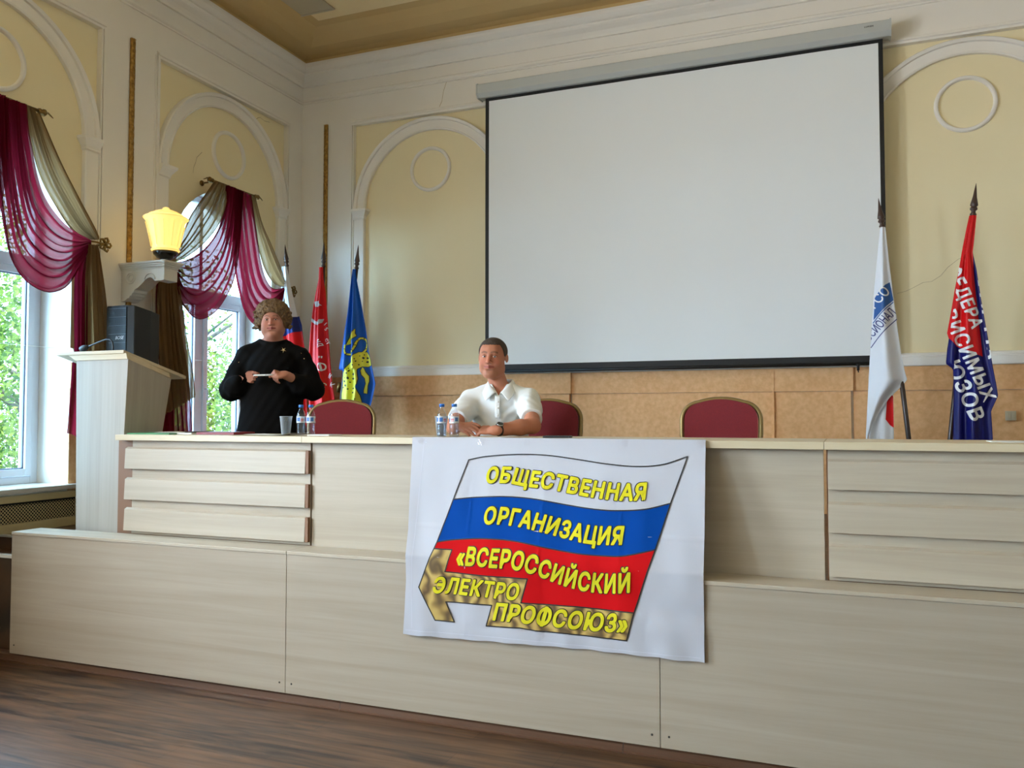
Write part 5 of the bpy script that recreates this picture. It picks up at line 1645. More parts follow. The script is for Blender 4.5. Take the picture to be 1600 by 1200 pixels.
bl = resample(BN['bot'], 80)
P = []
nz, nx = 130, 150
for i in range(nz + 1):
    row = []
    t = i / nz
    for j in range(nx + 1):
        s = j / nx
        xb = -1.9815 + s * (-0.5637 + 1.9815)
        zb = float(np.interp(xb, bl[:, 0], bl[:, 1])) + 0.002 * math.sin(40 * xb)
        z = 1.349 + (zb - 1.349) * t
        l, r = interp_side(BN['L'], z), interp_side(BN['Rr'], z)
        x = l + s * (r - l)
        row.append((x, bsurf(x, z), z))
    P.append(row)
cotton = mat('banner_cotton', srgb(178, 178, 184), 0.75, bump=(900, 0.08))
m = MB(); m.grid(P)
top = [[(p[0], p[1] + dy, 1.3490 + dz) for p in P[0]] for dy, dz in ((0.0, 0.0), (0.012, 0.0015), (0.045, 0.001))]
m.grid(top[::-1])
cl = m.build('cloth', cotton, e)
B_BLUE = mat('banner_blue', srgb(0, 62, 142), 0.8, spec=0.08); B_RED = mat('banner_red', srgb(190, 14, 18), 0.8, spec=0.08); B_BLK = mat('banner_black', srgb(20, 18, 20), 0.7); B_YEL = mat('banner_yellow', srgb(208, 198, 40), 0.8, spec=0.08)
gold_m = bpy.data.materials.new('banner_gold'); gold_m.use_nodes = True
nt = gold_m.node_tree; b = nt.nodes['Principled BSDF']; b.inputs['Roughness'].default_value = 0.7
tc = nt.nodes.new('ShaderNodeTexCoord'); wv = nt.nodes.new('ShaderNodeTexWave'); wv.inputs['Scale'].default_value = 3.6; wv.inputs['Distortion'].default_value = 14; wv.inputs['Detail'].default_value = 2; wv.inputs['Detail Scale'].default_value = 1.6
rp = nt.nodes.new('ShaderNodeValToRGB'); rp.color_ramp.elements[0].color = srgb(92, 70, 34); rp.color_ramp.elements[1].color = srgb(190, 160, 86)
el = rp.color_ramp.elements.new(0.5); el.color = srgb(152, 122, 62)
nt.links.new(tc.outputs['Object'], wv.inputs['Vector']); nt.links.new(wv.outputs['Color'], rp.inputs['Fac']); nt.links.new(rp.outputs['Color'], b.inputs['Base Color'])
top_, wb, br, rb, gd = [resample(BN[k], 60) if k in ('top', 'wb', 'br') else np.array(BN[k]) for k in ('top', 'wb', 'br', 'rb', 'gold')]
T = lambda A: [tuple(p) for p in A]
def band(A, B):
    n = len(A)
    return T(A) + T(B), [(i, i + 1, n + i + 1, n + i) for i in range(n - 1)]
decal(*band(wb, br), bsurf, 0.0016, B_BLUE, 'blue_stripe', cl, 0.03)
decal(*poly(T(br) + T(rb)), bsurf, 0.0016, B_RED, 'red_stripe', cl, 0.03)
decal(*poly(T(gd)), bsurf, 0.0018, gold_m, 'gold_plug_emblem', cl, 0.03)
lw_ = 0.0055
def line(A, closed=False):
    A = np.array(A)
    if closed: A = np.vstack([A, A[:1]])
    V, F_ = [], []
    for a, b_ in zip(A[:-1], A[1:]):
        t_ = (b_ - a); L_ = np.linalg.norm(t_)
        if L_ < 1e-6: continue
        t_ = t_ / L_; n_ = np.array([-t_[1], t_[0]]) * lw_ / 2; a2, b2 = a - t_ * lw_ * 0.3, b_ + t_ * lw_ * 0.3
        k = len(V); V += [tuple(a2 + n_), tuple(b2 + n_), tuple(b2 - n_), tuple(a2 - n_)]; F_.append((k, k + 1, k + 2, k + 3))
    return V, F_
for A, c in ((top_, False), (wb, False), (br, False), (gd, True), ([BN['rb'][0], BN['br'][-1], BN['wb'][-1], BN['top'][-1]], False), ([BN['top'][0], BN['wb'][0], BN['br'][0], BN['rb'][-1]], False)):
    decal(*line(A, c), bsurf, 0.0026, B_BLK, 'outline', cl, 0.03)


def curved_text(s, base, h, slant=0.12, bold=0.040, spacing=1.12):
    P = resample(base, 80)
    sl = np.concatenate([[0], np.cumsum(np.linalg.norm(np.diff(P, axis=0), axis=1))])
    for bo, off, m_ in ((bold + 0.034, 0.0034, B_BLK), (bold, 0.0050, B_YEL)):
        V, F_ = text_mesh(s, 1.0, bo, spacing)
        x0_, x1_ = V[:, 0].min(), V[:, 0].max()
        out = []
        for u, v in V:
            q_ = (u - x0_) / (x1_ - x0_) * sl[-1] + slant * v * h / 0.72
            qc = min(max(q_, 0), sl[-1] * 0.9999)
            i = min(int(qc / sl[-1] * 79), 78)
            t_ = P[i + 1] - P[i]; t_ /= np.linalg.norm(t_)
            px, pz = np.interp(qc, sl, P[:, 0]) + t_[0] * (q_ - qc), np.interp(qc, sl, P[:, 1]) + t_[1] * (q_ - qc)
            vv = v * h / 0.72
            out.append((px - t_[1] * vv * 0.6, pz + t_[0] * vv))
        decal(out, F_, bsurf, off, m_, 'lettering', cl, 0.03)


curved_text('ОБЩЕСТВЕННАЯ', BN['t1'], 0.069)
curved_text('ОРГАНИЗАЦИЯ', BN['t2'], 0.072)
curved_text('«ВСЕРОССИЙСКИЙ', BN['t3'], 0.078)
curved_text('ЭЛЕКТРО', BN['t4'], 0.070, 0.28)
curved_text('ПРОФСОЮЗ»', BN['t5'], 0.074, 0.28)
lw_ = 0.0016
st_ = mat('banner_stitch', srgb(196, 196, 206), 0.8)
decal(*line([(-1.952, 1.33), (-1.935, 0.9), (-1.935, 0.45)]), bsurf, 0.001, st_, 'hem_stitch', cl, 0.03)
decal(*line([(-1.97, 0.437), (-1.40, 0.447), (-0.58, 0.447)]), bsurf, 0.001, st_, 'hem_stitch', cl, 0.03)
tape = glass_mat('tape', (0.97, 0.97, 0.98, 1), 0.25, 0.12)
for x, w in ((-1.985, 0.05), (-1.66, 0.035), (-1.42, 0.03), (-0.61, 0.05), (-0.95, 0.03)):
    P = [[(xx, bsurf(xx, z) - 0.002 - 0.002 * math.sin(90 * xx + 60 * z), z) for xx in np.linspace(x, x + w, 8)] for z in np.linspace(1.345, 1.315, 8)]
    MB().grid(P).build('adhesive_tape', tape, e)
# ================================================================== PEOPLE (one continuous implicit surface per body)
class Field:
    def __init__(self, lo, hi, h):
        self.h = h
        self.lo = np.array(lo, float)
        self.n = np.ceil((np.array(hi, float) - self.lo) / h).astype(int) + 1
        self.D = np.full(tuple(self.n), 1.0, np.float32)

    def _sl(self, lo, hi):
        a = np.clip(np.floor((np.array(lo) - self.lo) / self.h).astype(int), 0, self.n)
        b = np.clip(np.ceil((np.array(hi) - self.lo) / self.h).astype(int) + 1, 0, self.n)
        if (b <= a).any(): return None
        sl = tuple(slice(a[i], b[i]) for i in range(3))
        ax = [self.lo[i] + self.h * np.arange(a[i], b[i]) for i in range(3)]
        X, Y, Z = np.meshgrid(*ax, indexing='ij')
        return sl, X.astype(np.float32), Y.astype(np.float32), Z.astype(np.float32)

    def _mix(self, sl, d, k, op):
        a = self.D[sl]
        if op == 'add':
            h = np.clip(0.5 + 0.5 * (a - d) / k, 0, 1)
            self.D[sl] = a + (d - a) * h - k * h * (1 - h)
        else:
            d = -d
            h = np.clip(0.5 - 0.5 * (a - d) / k, 0, 1)
            self.D[sl] = a + (d - a) * h + k * h * (1 - h)

    def cone(self, p0, r0, p1, r1, k=0.012, op='add'):
        p0, p1 = np.array(p0, float), np.array(p1, float)
        m = max(r0, r1) + 2 * k + 2 * self.h
        g = self._sl(np.minimum(p0, p1) - m, np.maximum(p0, p1) + m)
        if g is None: return
        sl, X, Y, Z = g
        ba = p1 - p0
        L2 = float(ba @ ba) + 1e-12
        px, py, pz = X - p0[0], Y - p0[1], Z - p0[2]
        t = np.clip((px * ba[0] + py * ba[1] + pz * ba[2]) / L2, 0, 1)
        d = np.sqrt((px - t * ba[0]) ** 2 + (py - t * ba[1]) ** 2 + (pz - t * ba[2]) ** 2) - (r0 + (r1 - r0) * t)
        self._mix(sl, d, k, op)

    def chain(self, pts, rs, k=0.012):
        for i in range(len(pts) - 1):
            self.cone(pts[i], rs[i], pts[i + 1], rs[i + 1], k)

    def ell(self, c, r, A=None, k=0.012, op='add', fn=None):
        """A: 3x3 whose columns are the ellipsoid's axes"""
        c = np.array(c, float); r = np.array(r, float)
        A = np.eye(3) if A is None else A
        ext = np.sqrt(((A * r) ** 2).sum(1))
        m = ext + 2 * k + 2 * self.h
        g = self._sl(c - m, c + m)
        if g is None: return
        sl, X, Y, Z = g
        P = [X - c[0], Y - c[1], Z - c[2]]
        q = [sum(P[i] * A[i, j] for i in range(3)) / r[j] for j in range(3)]
        k0 = np.sqrt(q[0] ** 2 + q[1] ** 2 + q[2] ** 2) + 1e-9
        k1 = np.sqrt((q[0] / r[0]) ** 2 + (q[1] / r[1]) ** 2 + (q[2] / r[2]) ** 2) + 1e-9
        d = k0 * (k0 - 1.0) / k1
        if fn is not None: d = d + fn(X, Y, Z)
        self._mix(sl, d, k, op)

    def apply(self, fn, lo=None, hi=None):
        g = self._sl(lo if lo is not None else self.lo, hi if hi is not None else self.lo + self.h * self.n)
        sl, X, Y, Z = g
        self.D[sl] = fn(self.D[sl], X, Y, Z)

    def mesh(self):
        D = self.D
        s = D < 0
        nx, ny, nz = D.shape
        c = np.zeros((nx - 1, ny - 1, nz - 1), np.int8)
        for i in (0, 1):
            for j in (0, 1):
                for k in (0, 1):
                    c += s[i:nx - 1 + i, j:ny - 1 + j, k:nz - 1 + k]
        act = (c > 0) & (c < 8)
        I = np.argwhere(act)
        idx = np.full(act.shape, -1, np.int32)
        idx[act] = np.arange(len(I))
        acc = np.zeros((len(I), 3)); cnt = np.zeros(len(I))
        cor = [(i, j, k) for i in (0, 1) for j in (0, 1) for k in (0, 1)]
        val = {q: D[I[:, 0] + q[0], I[:, 1] + q[1], I[:, 2] + q[2]].astype(float) for q in cor}
        for a in cor:
            for ax in range(3):
                if a[ax]: continue
                b = list(a); b[ax] = 1; b = tuple(b)
                va, vb = val[a], val[b]
                m = (va < 0) != (vb < 0)
                t = np.where(m, va / np.where(m, va - vb, 1), 0)
                p = np.array(a, float)[None] + 0 * acc
                p[:, ax] += t
                acc[m] += p[m]; cnt[m] += 1
        V = (I + acc / cnt[:, None]) * self.h + self.lo
        F = []
        for ax in range(3):
            sa = [slice(1, n_ - 1) for n_ in D.shape]
            sb = list(sa)
            sa[ax] = slice(0, D.shape[ax] - 1); sb[ax] = slice(1, D.shape[ax])
            A_, B_ = s[tuple(sa)], s[tuple(sb)]
            e = np.argwhere(A_ != B_)
            if len(e) == 0: continue
            ins = A_[tuple(e.T)]
            g = e + 1; g[:, ax] -= 1
            u, v = (ax + 1) % 3, (ax + 2) % 3
            def cell(du, dv):
                q = g.copy(); q[:, u] -= du; q[:, v] -= dv
                return idx[q[:, 0], q[:, 1], q[:, 2]]
            q4 = np.stack([cell(1, 1), cell(0, 1), cell(0, 0), cell(1, 0)], 1)
            q4[~ins] = q4[~ins][:, ::-1]
            F.append(q4)
        F = np.vstack(F)
        F = F[(F >= 0).all(1)]
        return V, F


def field_obj(name, V, F, m_, parent, colors=None, smooth_it=1):
    if smooth_it:      # light relaxation of the voxel surface
        for _ in range(smooth_it):
            A = np.zeros_like(V); n_ = np.zeros(len(V))
            for a, b in ((0, 1), (1, 2), (2, 3), (3, 0)):
                for p, q in ((a, b), (b, a)):
                    np.add.at(A, F[:, p], V[F[:, q]]); np.add.at(n_, F[:, p], 1)
            V = V * 0.5 + 0.5 * A / np.maximum(n_, 1)[:, None]
    me = bpy.data.meshes.new(name)
    me.vertices.add(len(V)); me.vertices.foreach_set('co', (V * S).astype(np.float32).ravel())
    me.loops.add(4 * len(F)); me.loops.foreach_set('vertex_index', F.astype(np.int32).ravel())
    me.polygons.add(len(F)); me.polygons.foreach_set('loop_start', np.arange(0, 4 * len(F), 4, dtype=np.int32))
    me.update(calc_edges=True)
    me.validate()
    me.polygons.foreach_set('use_smooth', np.ones(len(me.polygons), bool))
    me.materials.append(m_)
    if colors is not None:
        ca = me.color_attributes.new('tone', 'FLOAT_COLOR', 'POINT')
        ca.data.foreach_set('color', np.hstack([colors, np.ones((len(colors), 1))]).astype(np.float32).ravel())
    ob = bpy.data.objects.new(name, me)
    COL.objects.link(ob)
    if parent is not None:
        ob.parent = parent
        ob.location = -parent_loc(parent)
    return ob


def skin_mat(name):
    m = mat(name, (0.5, 0.3, 0.2, 1), 0.6, spec=0.3)
    nt = m.node_tree; b = nt.nodes['Principled BSDF']
    at = nt.nodes.new('ShaderNodeAttribute'); at.attribute_name = 'tone'
    nt.links.new(at.outputs['Color'], b.inputs['Base Color'])
    b.inputs['Subsurface Weight'].default_value = 0.12
    b.inputs['Subsurface Radius'].default_value = (0.012, 0.005, 0.003)
    b.inputs['Subsurface Scale'].default_value = 1.0
    return m


M['skin'] = skin_mat('skin')
M['eye_white'] = mat('eye_white', srgb(225, 220, 215), 0.2)
M['iris'] = mat('iris', srgb(52, 60, 62), 0.15)
M['hair_short'] = mat('hair_short', srgb(74, 58, 46), 0.8, noise=(160, 0.2, srgb(46, 36, 30)), bump=(260, 0.5))
M['hair_curly'] = mat('hair_curly', srgb(132, 104, 66), 0.75, noise=(70, 0.2, srgb(66, 48, 32)), bump=(150, 0.8))
M['polo'] = mat('polo', srgb(222, 226, 226), 0.85, bump=(500, 0.15))
M['button'] = mat('button', srgb(240, 240, 236), 0.3)
M['dress'] = mat('dress', srgb(7, 7, 8), 0.9, spec=0.15)
M['trousers'] = mat('trousers', srgb(34, 38, 52), 0.85)
M['shoe'] = mat('shoe', srgb(20, 18, 18), 0.35)
M['gold_metal'] = mat('gold_metal', srgb(214, 190, 140), 0.25, metal=0.9)
M['watch_steel'] = mat('watch_steel', srgb(150, 152, 156), 0.25, metal=0.9)
M['watch_dial'] = mat('watch_dial', srgb(28, 34, 34), 0.2)
M['strap_black'] = mat('strap_black', srgb(14, 14, 15), 0.5)
M['pen_white'] = mat('pen_white', srgb(226, 226, 222), 0.35)


def frame(f, up=(0, 0, 1), roll=0.0):
    """columns: x (viewer's right when the figure faces the viewer), y (forward), z (up)"""
    f = np.array(f, float); f /= np.linalg.norm(f)
    x = np.cross(f, np.array(up, float)); x /= np.linalg.norm(x)
    x = -x
    z = np.cross(x, f)
    if z[2] < 0: z = -z
    if roll:
        c_, s_ = math.cos(roll), math.sin(roll)
        x, z = c_ * x + s_ * z, -s_ * x + c_ * z
    return np.stack([x, f, z], 1)


def head(Fd, o, A, g=1.0, female=False):
    """o: point between the ears at eye height; A: frame; g: scale"""
    P = lambda x, y, z: o + A @ (np.array([x, y, z]) * g)
    wx = 1.10 if female else 1.0
    E = lambda c, r, k, op='add': Fd.ell(P(*c), np.array(r) * g, A, k * g, op)
    Cn = lambda a, ra, b, rb, k, op='add': Fd.cone(P(*a), ra * g, P(*b), rb * g, k * g, op)
    E((0, -0.014, 0.034), (0.079, 0.092, 0.078), 0.01)
    E((0, 0.022, -0.028), (0.066 * wx, 0.060, 0.076), 0.03)
    for s in (-1, 1):
        E((s * 0.049 * wx, 0.004, -0.062), (0.024, 0.036, 0.034), 0.028)
        E((s * 0.036 * wx, 0.052, -0.030), (0.026 * wx, 0.026, 0.026 if not female else 0.032), 0.02)
        if female: E((s * 0.034, 0.046, -0.058), (0.028, 0.026, 0.026), 0.02)
    E((0, 0.052, -0.094), (0.030 if not female else 0.027, 0.026, 0.022), 0.025)
    if female: E((0, 0.022, -0.108), (0.046, 0.040, 0.024), 0.025)
    else: E((0, 0.030, -0.098), (0.042, 0.040, 0.022), 0.025)
    E((0, 0.050, 0.040), (0.046, 0.032, 0.034), 0.03)
    Cn((-0.032, 0.074, 0.023), 0.010, (-0.010, 0.079, 0.020), 0.009, 0.014); Cn((0.032, 0.074, 0.023), 0.010, (0.010, 0.079, 0.020), 0.009, 0.014)
    for s in (-1, 1):
        E((s * 0.030, 0.091, 0.004), (0.017, 0.016, 0.011), 0.012, 'sub')
        E((s * 0.030, 0.066, 0.004), (0.0155, 0.0145, 0.0125), 0.004)
        # upper lid fold and lower lid
        Cn((s * 0.018, 0.0785, 0.010), 0.0030, (s * 0.030, 0.0815, 0.0125), 0.0034, 0.003); Cn((s * 0.030, 0.0815, 0.0125), 0.0034, (s * 0.043, 0.0735, 0.008), 0.0030, 0.003)
        Cn((s * 0.020, 0.077, -0.005), 0.0022, (s * 0.040, 0.073, -0.004), 0.0022, 0.004)
        E((s * 0.032, 0.0665, 0.003), (0.013, 0.0145, 0.0055), 0.003, 'sub') if False else None
    Cn((0, 0.080, 0.014), 0.0075, (0, 0.101, -0.024), 0.0115, 0.010)
    for s in (-1, 1):
        E((s * 0.0125, 0.089, -0.029), (0.0085, 0.010, 0.0075), 0.006)
        E((s * 0.007, 0.099, -0.0385), (0.004, 0.006, 0.003), 0.002, 'sub')
    E((0, 0.070, -0.056), (0.030, 0.018, 0.020), 0.012)
    for s in (-1, 1):
        Cn((0, 0.0895, -0.0495), 0.0048, (s * 0.028, 0.0735, -0.0535), 0.0026, 0.004)
        Cn((0, 0.0880, -0.0610), 0.0056, (s * 0.026, 0.0735, -0.0565), 0.0028, 0.004)
        Cn((0, 0.0955, -0.0553), 0.0019, (s * 0.030, 0.0765, -0.0545), 0.0017, 0.002, 'sub')
    E((0, 0.083, -0.077), (0.020, 0.008, 0.006), 0.008, 'sub')
    for s in (-1, 1):     # ears
        B = A @ np.array([[math.cos(0.35 * s), -math.sin(0.35 * s), 0], [math.sin(0.35 * s), math.cos(0.35 * s), 0], [0, 0, 1]])
        Fd.ell(P(s * 0.081, -0.012, -0.002), np.array((0.0075, 0.015, 0.025)) * g, B, 0.006 * g)
        Fd.ell(P(s * 0.090, -0.006, 0.003), np.array((0.006, 0.011, 0.018)) * g, B, 0.004 * g, 'sub')
    return P


def head_tones(V, o, A, g, base, female=False):
    L = (V - o) @ A / g
    x, y, z = L[:, 0], L[:, 1], L[:, 2]
    C_ = np.tile(np.array(base[:3]), (len(V), 1))
    def blend(w, col):
        w = np.clip(w, 0, 1)[:, None]
        return C_ * (1 - w) + np.array(col[:3]) * w
    near = (np.abs(x) < 0.12) & (y > -0.14) & (np.abs(z) < 0.15)
    gs = lambda cx, cy, cz, sx, sy, sz: np.exp(-(((np.abs(x) - cx) / sx) ** 2 + ((y - cy) / sy) ** 2 + ((z - cz) / sz) ** 2)) * near
    red = srgb(196, 108, 88) if not female else srgb(200, 122, 104)
    C_ = blend(0.45 * gs(0.038, 0.07, -0.026, 0.022, 0.03, 0.02), red)
    C_ = blend(0.40 * gs(0.0, 0.105, -0.024, 0.016, 0.02, 0.018), red)
    if not female:
        C_ = blend(0.30 * gs(0.0, 0.06, -0.085, 0.05, 0.06, 0.028), srgb(112, 92, 78))      # shaved jaw
        C_ = blend(0.22 * gs(0.0, 0.09, -0.042, 0.024, 0.02, 0.006), srgb(112, 92, 78))
    lipc = srgb(158, 74, 68) if not female else srgb(160, 66, 66)
    lw = (np.abs(x) < 0.031) * (y > 0.062) * np.exp(-((z + 0.0555 - 0.000) / (0.0095 * np.sqrt(np.clip(1 - (x / 0.032) ** 2, 0.02, 1)))) ** 4) * near
    C_ = blend(0.75 * lw, lipc)
    C_ = blend(0.85 * (np.abs(x) < 0.029) * (y > 0.062) * np.exp(-((z + 0.0550) / 0.0018) ** 2) * near, srgb(70, 28, 26))
    bz = 0.026 + 0.004 * np.sin((np.abs(x) - 0.012) / 0.034 * PI)
    bw = (np.abs(x) > 0.011) * (np.abs(x) < 0.048) * (y > 0.05) * np.exp(-((z - bz) / (0.0042 if not female else 0.0026)) ** 2) * near
    C_ = blend(0.85 * bw, srgb(66, 48, 38))
    # lash lines
    e = ((np.abs(x) - 0.030) / 0.0155) ** 2
    lash = (e < 1) * (y > 0.055) * np.exp(-((z - (0.004 + 0.0085 * np.sqrt(np.clip(1 - e, 0, 1)))) / 0.0016) ** 2) * near
    C_ = blend(0.85 * lash, srgb(40, 28, 24))
    C_ = blend(0.9 * gs(0.007, 0.099, -0.0385, 0.0045, 0.01, 0.003), srgb(70, 34, 28))
    return C_


def eyes(o, A, g, parent, look=(0, 0)):
    for s in (-1, 1):
        c = o + A @ (np.array([s * 0.030, 0.0665, 0.004]) * g)
        r = 0.0150 * g
        m = MB(); N, K = 20, 12
        P = []
        for i in range(K + 1):
            th = PI * i / K
            row = []
            for j in range(N + 1):
                ph = 2 * PI * j / N
                q_ = np.array([math.sin(th) * math.cos(ph) * 0.98, math.cos(th), math.sin(th) * math.sin(ph) * 0.42])
                row.append(c + A @ (q_ * r))
            P.append(row)
        m.grid(P, 0, flip=True)
        eb = m.build('eyeball', M['eye_white'], parent)
        m = MB(); P = []
        for rad_ in (0.0001, 0.2, 0.40):
            P.append([c + A @ (np.array([rad_ * math.cos(a) + look[0], math.sqrt(max(0, 1 - rad_ ** 2)) + 0.02, rad_ * math.sin(a) * 0.9 + look[1]]) * r) for a in [2 * PI * k / 16 for k in range(17)]])
        m.grid(P); m.build('iris', M['iris'], eb)


def hand(Fd, w, xf, yf, zf, curl, L=0.172, spread=0.06, thumb=None, thick=1.0):
    """w: wrist; xf: wrist to knuckles; yf: towards the thumb side; zf: back of the hand. curl: 4 x 3 bend angles"""
    xf, yf, zf = [np.array(v, float) / np.linalg.norm(v) for v in (xf, yf, zf)]
    q = L / 0.172
    P = lambda a, b, c: np.array(w) + (xf * a + yf * b + zf * c) * q
    B = np.stack([xf, yf, zf], 1)
    Fd.ell(P(0.045, 0.002, -0.002), np.array((0.046, 0.034, 0.0145)) * q * thick, B, 0.012)
    Fd.cone(P(-0.02, 0, 0), 0.024 * q, P(0.02, 0, 0), 0.021 * q, 0.012)
    Fd.ell(P(0.030, 0.022, -0.008), np.array((0.030, 0.016, 0.014)) * q, B, 0.010)
    tips = []
    for k, (yb, ln, r) in enumerate(((0.0285, 0.068, 0.0086), (0.0105, 0.075, 0.0088), (-0.0085, 0.070, 0.0083), (-0.0260, 0.055, 0.0074))):
        a = 0
        base = P(0.078 - 0.004 * abs(k - 1), yb, 0.001)
        Fd.cone(P(0.045, yb * 0.8, 0.0), 0.010 * q, base, (r + 0.0012) * q, 0.006)
        d0 = xf * math.cos(spread * (1.2 - k)) + yf * math.sin(spread * (1.2 - k))
        p = base
        for j, fr_ in enumerate((0.46, 0.30, 0.24)):
            a += curl[k][j]
            d = d0 * math.cos(a) - zf * math.sin(a)
            p2 = p + d * ln * fr_ * q
            Fd.cone(p, (r - 0.0006 * j) * q, p2, (r - 0.0006 * (j + 1)) * q, 0.0022)
            p = p2
        tips.append(p)
    th = thumb or ((0.70, 0.62, -0.25), (0.90, 0.30, -0.25), (0.95, 0.05, -0.2))
    p = P(0.018, 0.026, -0.006)
    for j, (d, ln) in enumerate(zip(th, (0.036, 0.030, 0.024))):
        d = xf * d[0] + yf * d[1] + zf * d[2]; d /= np.linalg.norm(d)
        p2 = p + d * ln * q
        Fd.cone(p, (0.0125 - 0.0012 * j) * q, p2, (0.0118 - 0.0014 * j) * q, 0.004)
        p = p2
    return tips


def lerp(a, b, t): return np.array(a) + (np.array(b) - np.array(a)) * t


def wrinkle(X, Y, Z, c, d, f, amp, s=0.08):
    """soft creases around point c, running across direction d"""
    r2 = (X - c[0]) ** 2 + (Y - c[1]) ** 2 + (Z - c[2]) ** 2
    t = X * d[0] + Y * d[1] + Z * d[2]
    return amp * np.sin(t * f) * np.exp(-r2 / s ** 2)


# ---------------------------------------------------------------- seated man
me_ = empty('person', (-1.86, 4.50, ST), 'seated man in white polo shirt with short hair, hands folded on the desk', 'person')
ft = np.array([math.sin(R(14)), -math.cos(R(14)), 0.0])       # torso facing
At = frame(ft)
Tc = np.array([-1.865, 4.50, 0.0])
T = lambda a, b, z: Tc + At[:, 0] * a + At[:, 1] * b + np.array([0, 0, z])
gm_ = 1.0
Ah = frame((math.sin(R(9)), -math.cos(R(9)), -0.02), roll=R(-1.5))
ho = np.array([-1.893, 4.465, 1.790])
SHm = [T(-0.168, -0.005, 1.542), T(0.168, -0.005, 1.548)]
ELm = [np.array([-2.035, 4.235, 1.400]), np.array([-1.560, 4.235, 1.402])]
WRm = [np.array([-1.945, 4.085, 1.392]), np.array([-1.705, 4.045, 1.380])]
Fd = Field((-2.18, 3.93, 0.69), (-1.46, 4.82, 1.94), 0.0038)
# torso, pelvis, legs
Fd.ell(T(0, -0.02, 1.50), (0.158, 0.092, 0.12), At, 0.04); Fd.ell(T(0, -0.03, 1.36), (0.148, 0.100, 0.13), At, 0.05); Fd.ell(T(0, -0.06, 1.22), (0.150, 0.115, 0.10), At, 0.05)
[Fd.cone(T(s * 0.04, -0.025, 1.605), 0.040, T(s * 0.150, -0.01, 1.555), 0.044, 0.04) for s in (-1, 1)]
neck0, neck1 = T(0.002, -0.03, 1.60), ho + Ah @ np.array([0, -0.032, -0.060])
Fd.cone(neck0, 0.057, neck1, 0.049, 0.012)
for s in (-1, 1):
    Fd.cone(T(s * 0.075, -0.04, 1.185), 0.075, T(s * 0.10, 0.30, 1.165), 0.058, 0.03)
    Fd.cone(T(s * 0.10, 0.30, 1.160), 0.052, T(s * 0.11, 0.26, 0.78), 0.034, 0.02)
    Fd.ell(T(s * 0.115, 0.31, 0.735), (0.036, 0.095, 0.028), At, 0.02)
for i, s in enumerate((-1, 1)):
    Fd.chain([SHm[i], lerp(SHm[i], ELm[i], 0.5), ELm[i]], [0.054, 0.046, 0.040], 0.025)
    Fd.chain([ELm[i], lerp(ELm[i], WRm[i], 0.35), lerp(ELm[i], WRm[i], 0.75), WRm[i]], [0.040, 0.042, 0.031, 0.025], 0.015)
head(Fd, ho, Ah, gm_)
# left hand (viewer's right) lies flat, pointing across; right hand folded over it
hand(Fd, WRm[1], (-1.0, -0.02, -0.03), (-0.05, 0.85, 0.40), (0.0, -0.45, 0.88), [(0.5, 0.6, 0.4), (0.55, 0.6, 0.4), (0.6, 0.6, 0.4), (0.6, 0.6, 0.4)], 0.165, 0.03, ((0.9, 0.5, 0.1), (1, 0.1, 0.0), (1, -0.1, -0.1)))
hand(Fd, WRm[0] + np.array([0.028, -0.014, 0.010]), (0.86, -0.44, -0.20), (0.45, 0.60, 0.55), (0.02, -0.60, 0.78), [(0.16, 0.30, 0.25), (0.18, 0.32, 0.25), (0.22, 0.34, 0.25), (0.28, 0.36, 0.25)], 0.172, 0.0, ((0.75, 0.55, -0.1), (0.95, 0.2, -0.1), (1, 0.0, -0.1)))
V, F_ = Fd.mesh()
tone = head_tones(V, ho, Ah, gm_, srgb(176, 116, 90))
body = field_obj('body', V, F_, M['skin'], me_, tone)
eyes(ho, Ah, gm_, me_, (0.10, 0.0))
# cropped hair
Fh = Field(ho - 0.15, ho + 0.16, 0.0035)
Ph = lambda x, y, z: ho + Ah @ np.array([x, y, z])
Fh.ell(Ph(0, -0.012, 0.037), (0.0828, 0.0975, 0.0825), Ah, 0.01)
def hairline(D, X, Y, Z):
    Lx = (X - ho[0]) * Ah[0, 0] + (Y - ho[1]) * Ah[1, 0] + (Z - ho[2]) * Ah[2, 0]
    Ly = (X - ho[0]) * Ah[0, 1] + (Y - ho[1]) * Ah[1, 1] + (Z - ho[2]) * Ah[2, 1]
    Lz = (X - ho[0]) * Ah[0, 2] + (Y - ho[1]) * Ah[1, 2] + (Z - ho[2]) * Ah[2, 2]
    line_ = np.where(Ly > 0.020, 0.012 + (Ly - 0.020) * 2.6 - 0.25 * np.maximum(np.abs(Lx) - 0.04, 0), np.where(Ly > -0.02, 0.012 + (Ly - 0.02) * 0.5, -0.008 + (Ly + 0.02) * 0.6))
    line_ = np.minimum(line_, 0.068 + 0.10 * np.abs(Lx)) + 0.0015 * np.sin(Lx * 400)
    return np.maximum(D, line_ - Lz)
Fh.apply(hairline)
V, F_ = Fh.mesh(); field_obj('hair', V, F_, M['hair_short'], me_)
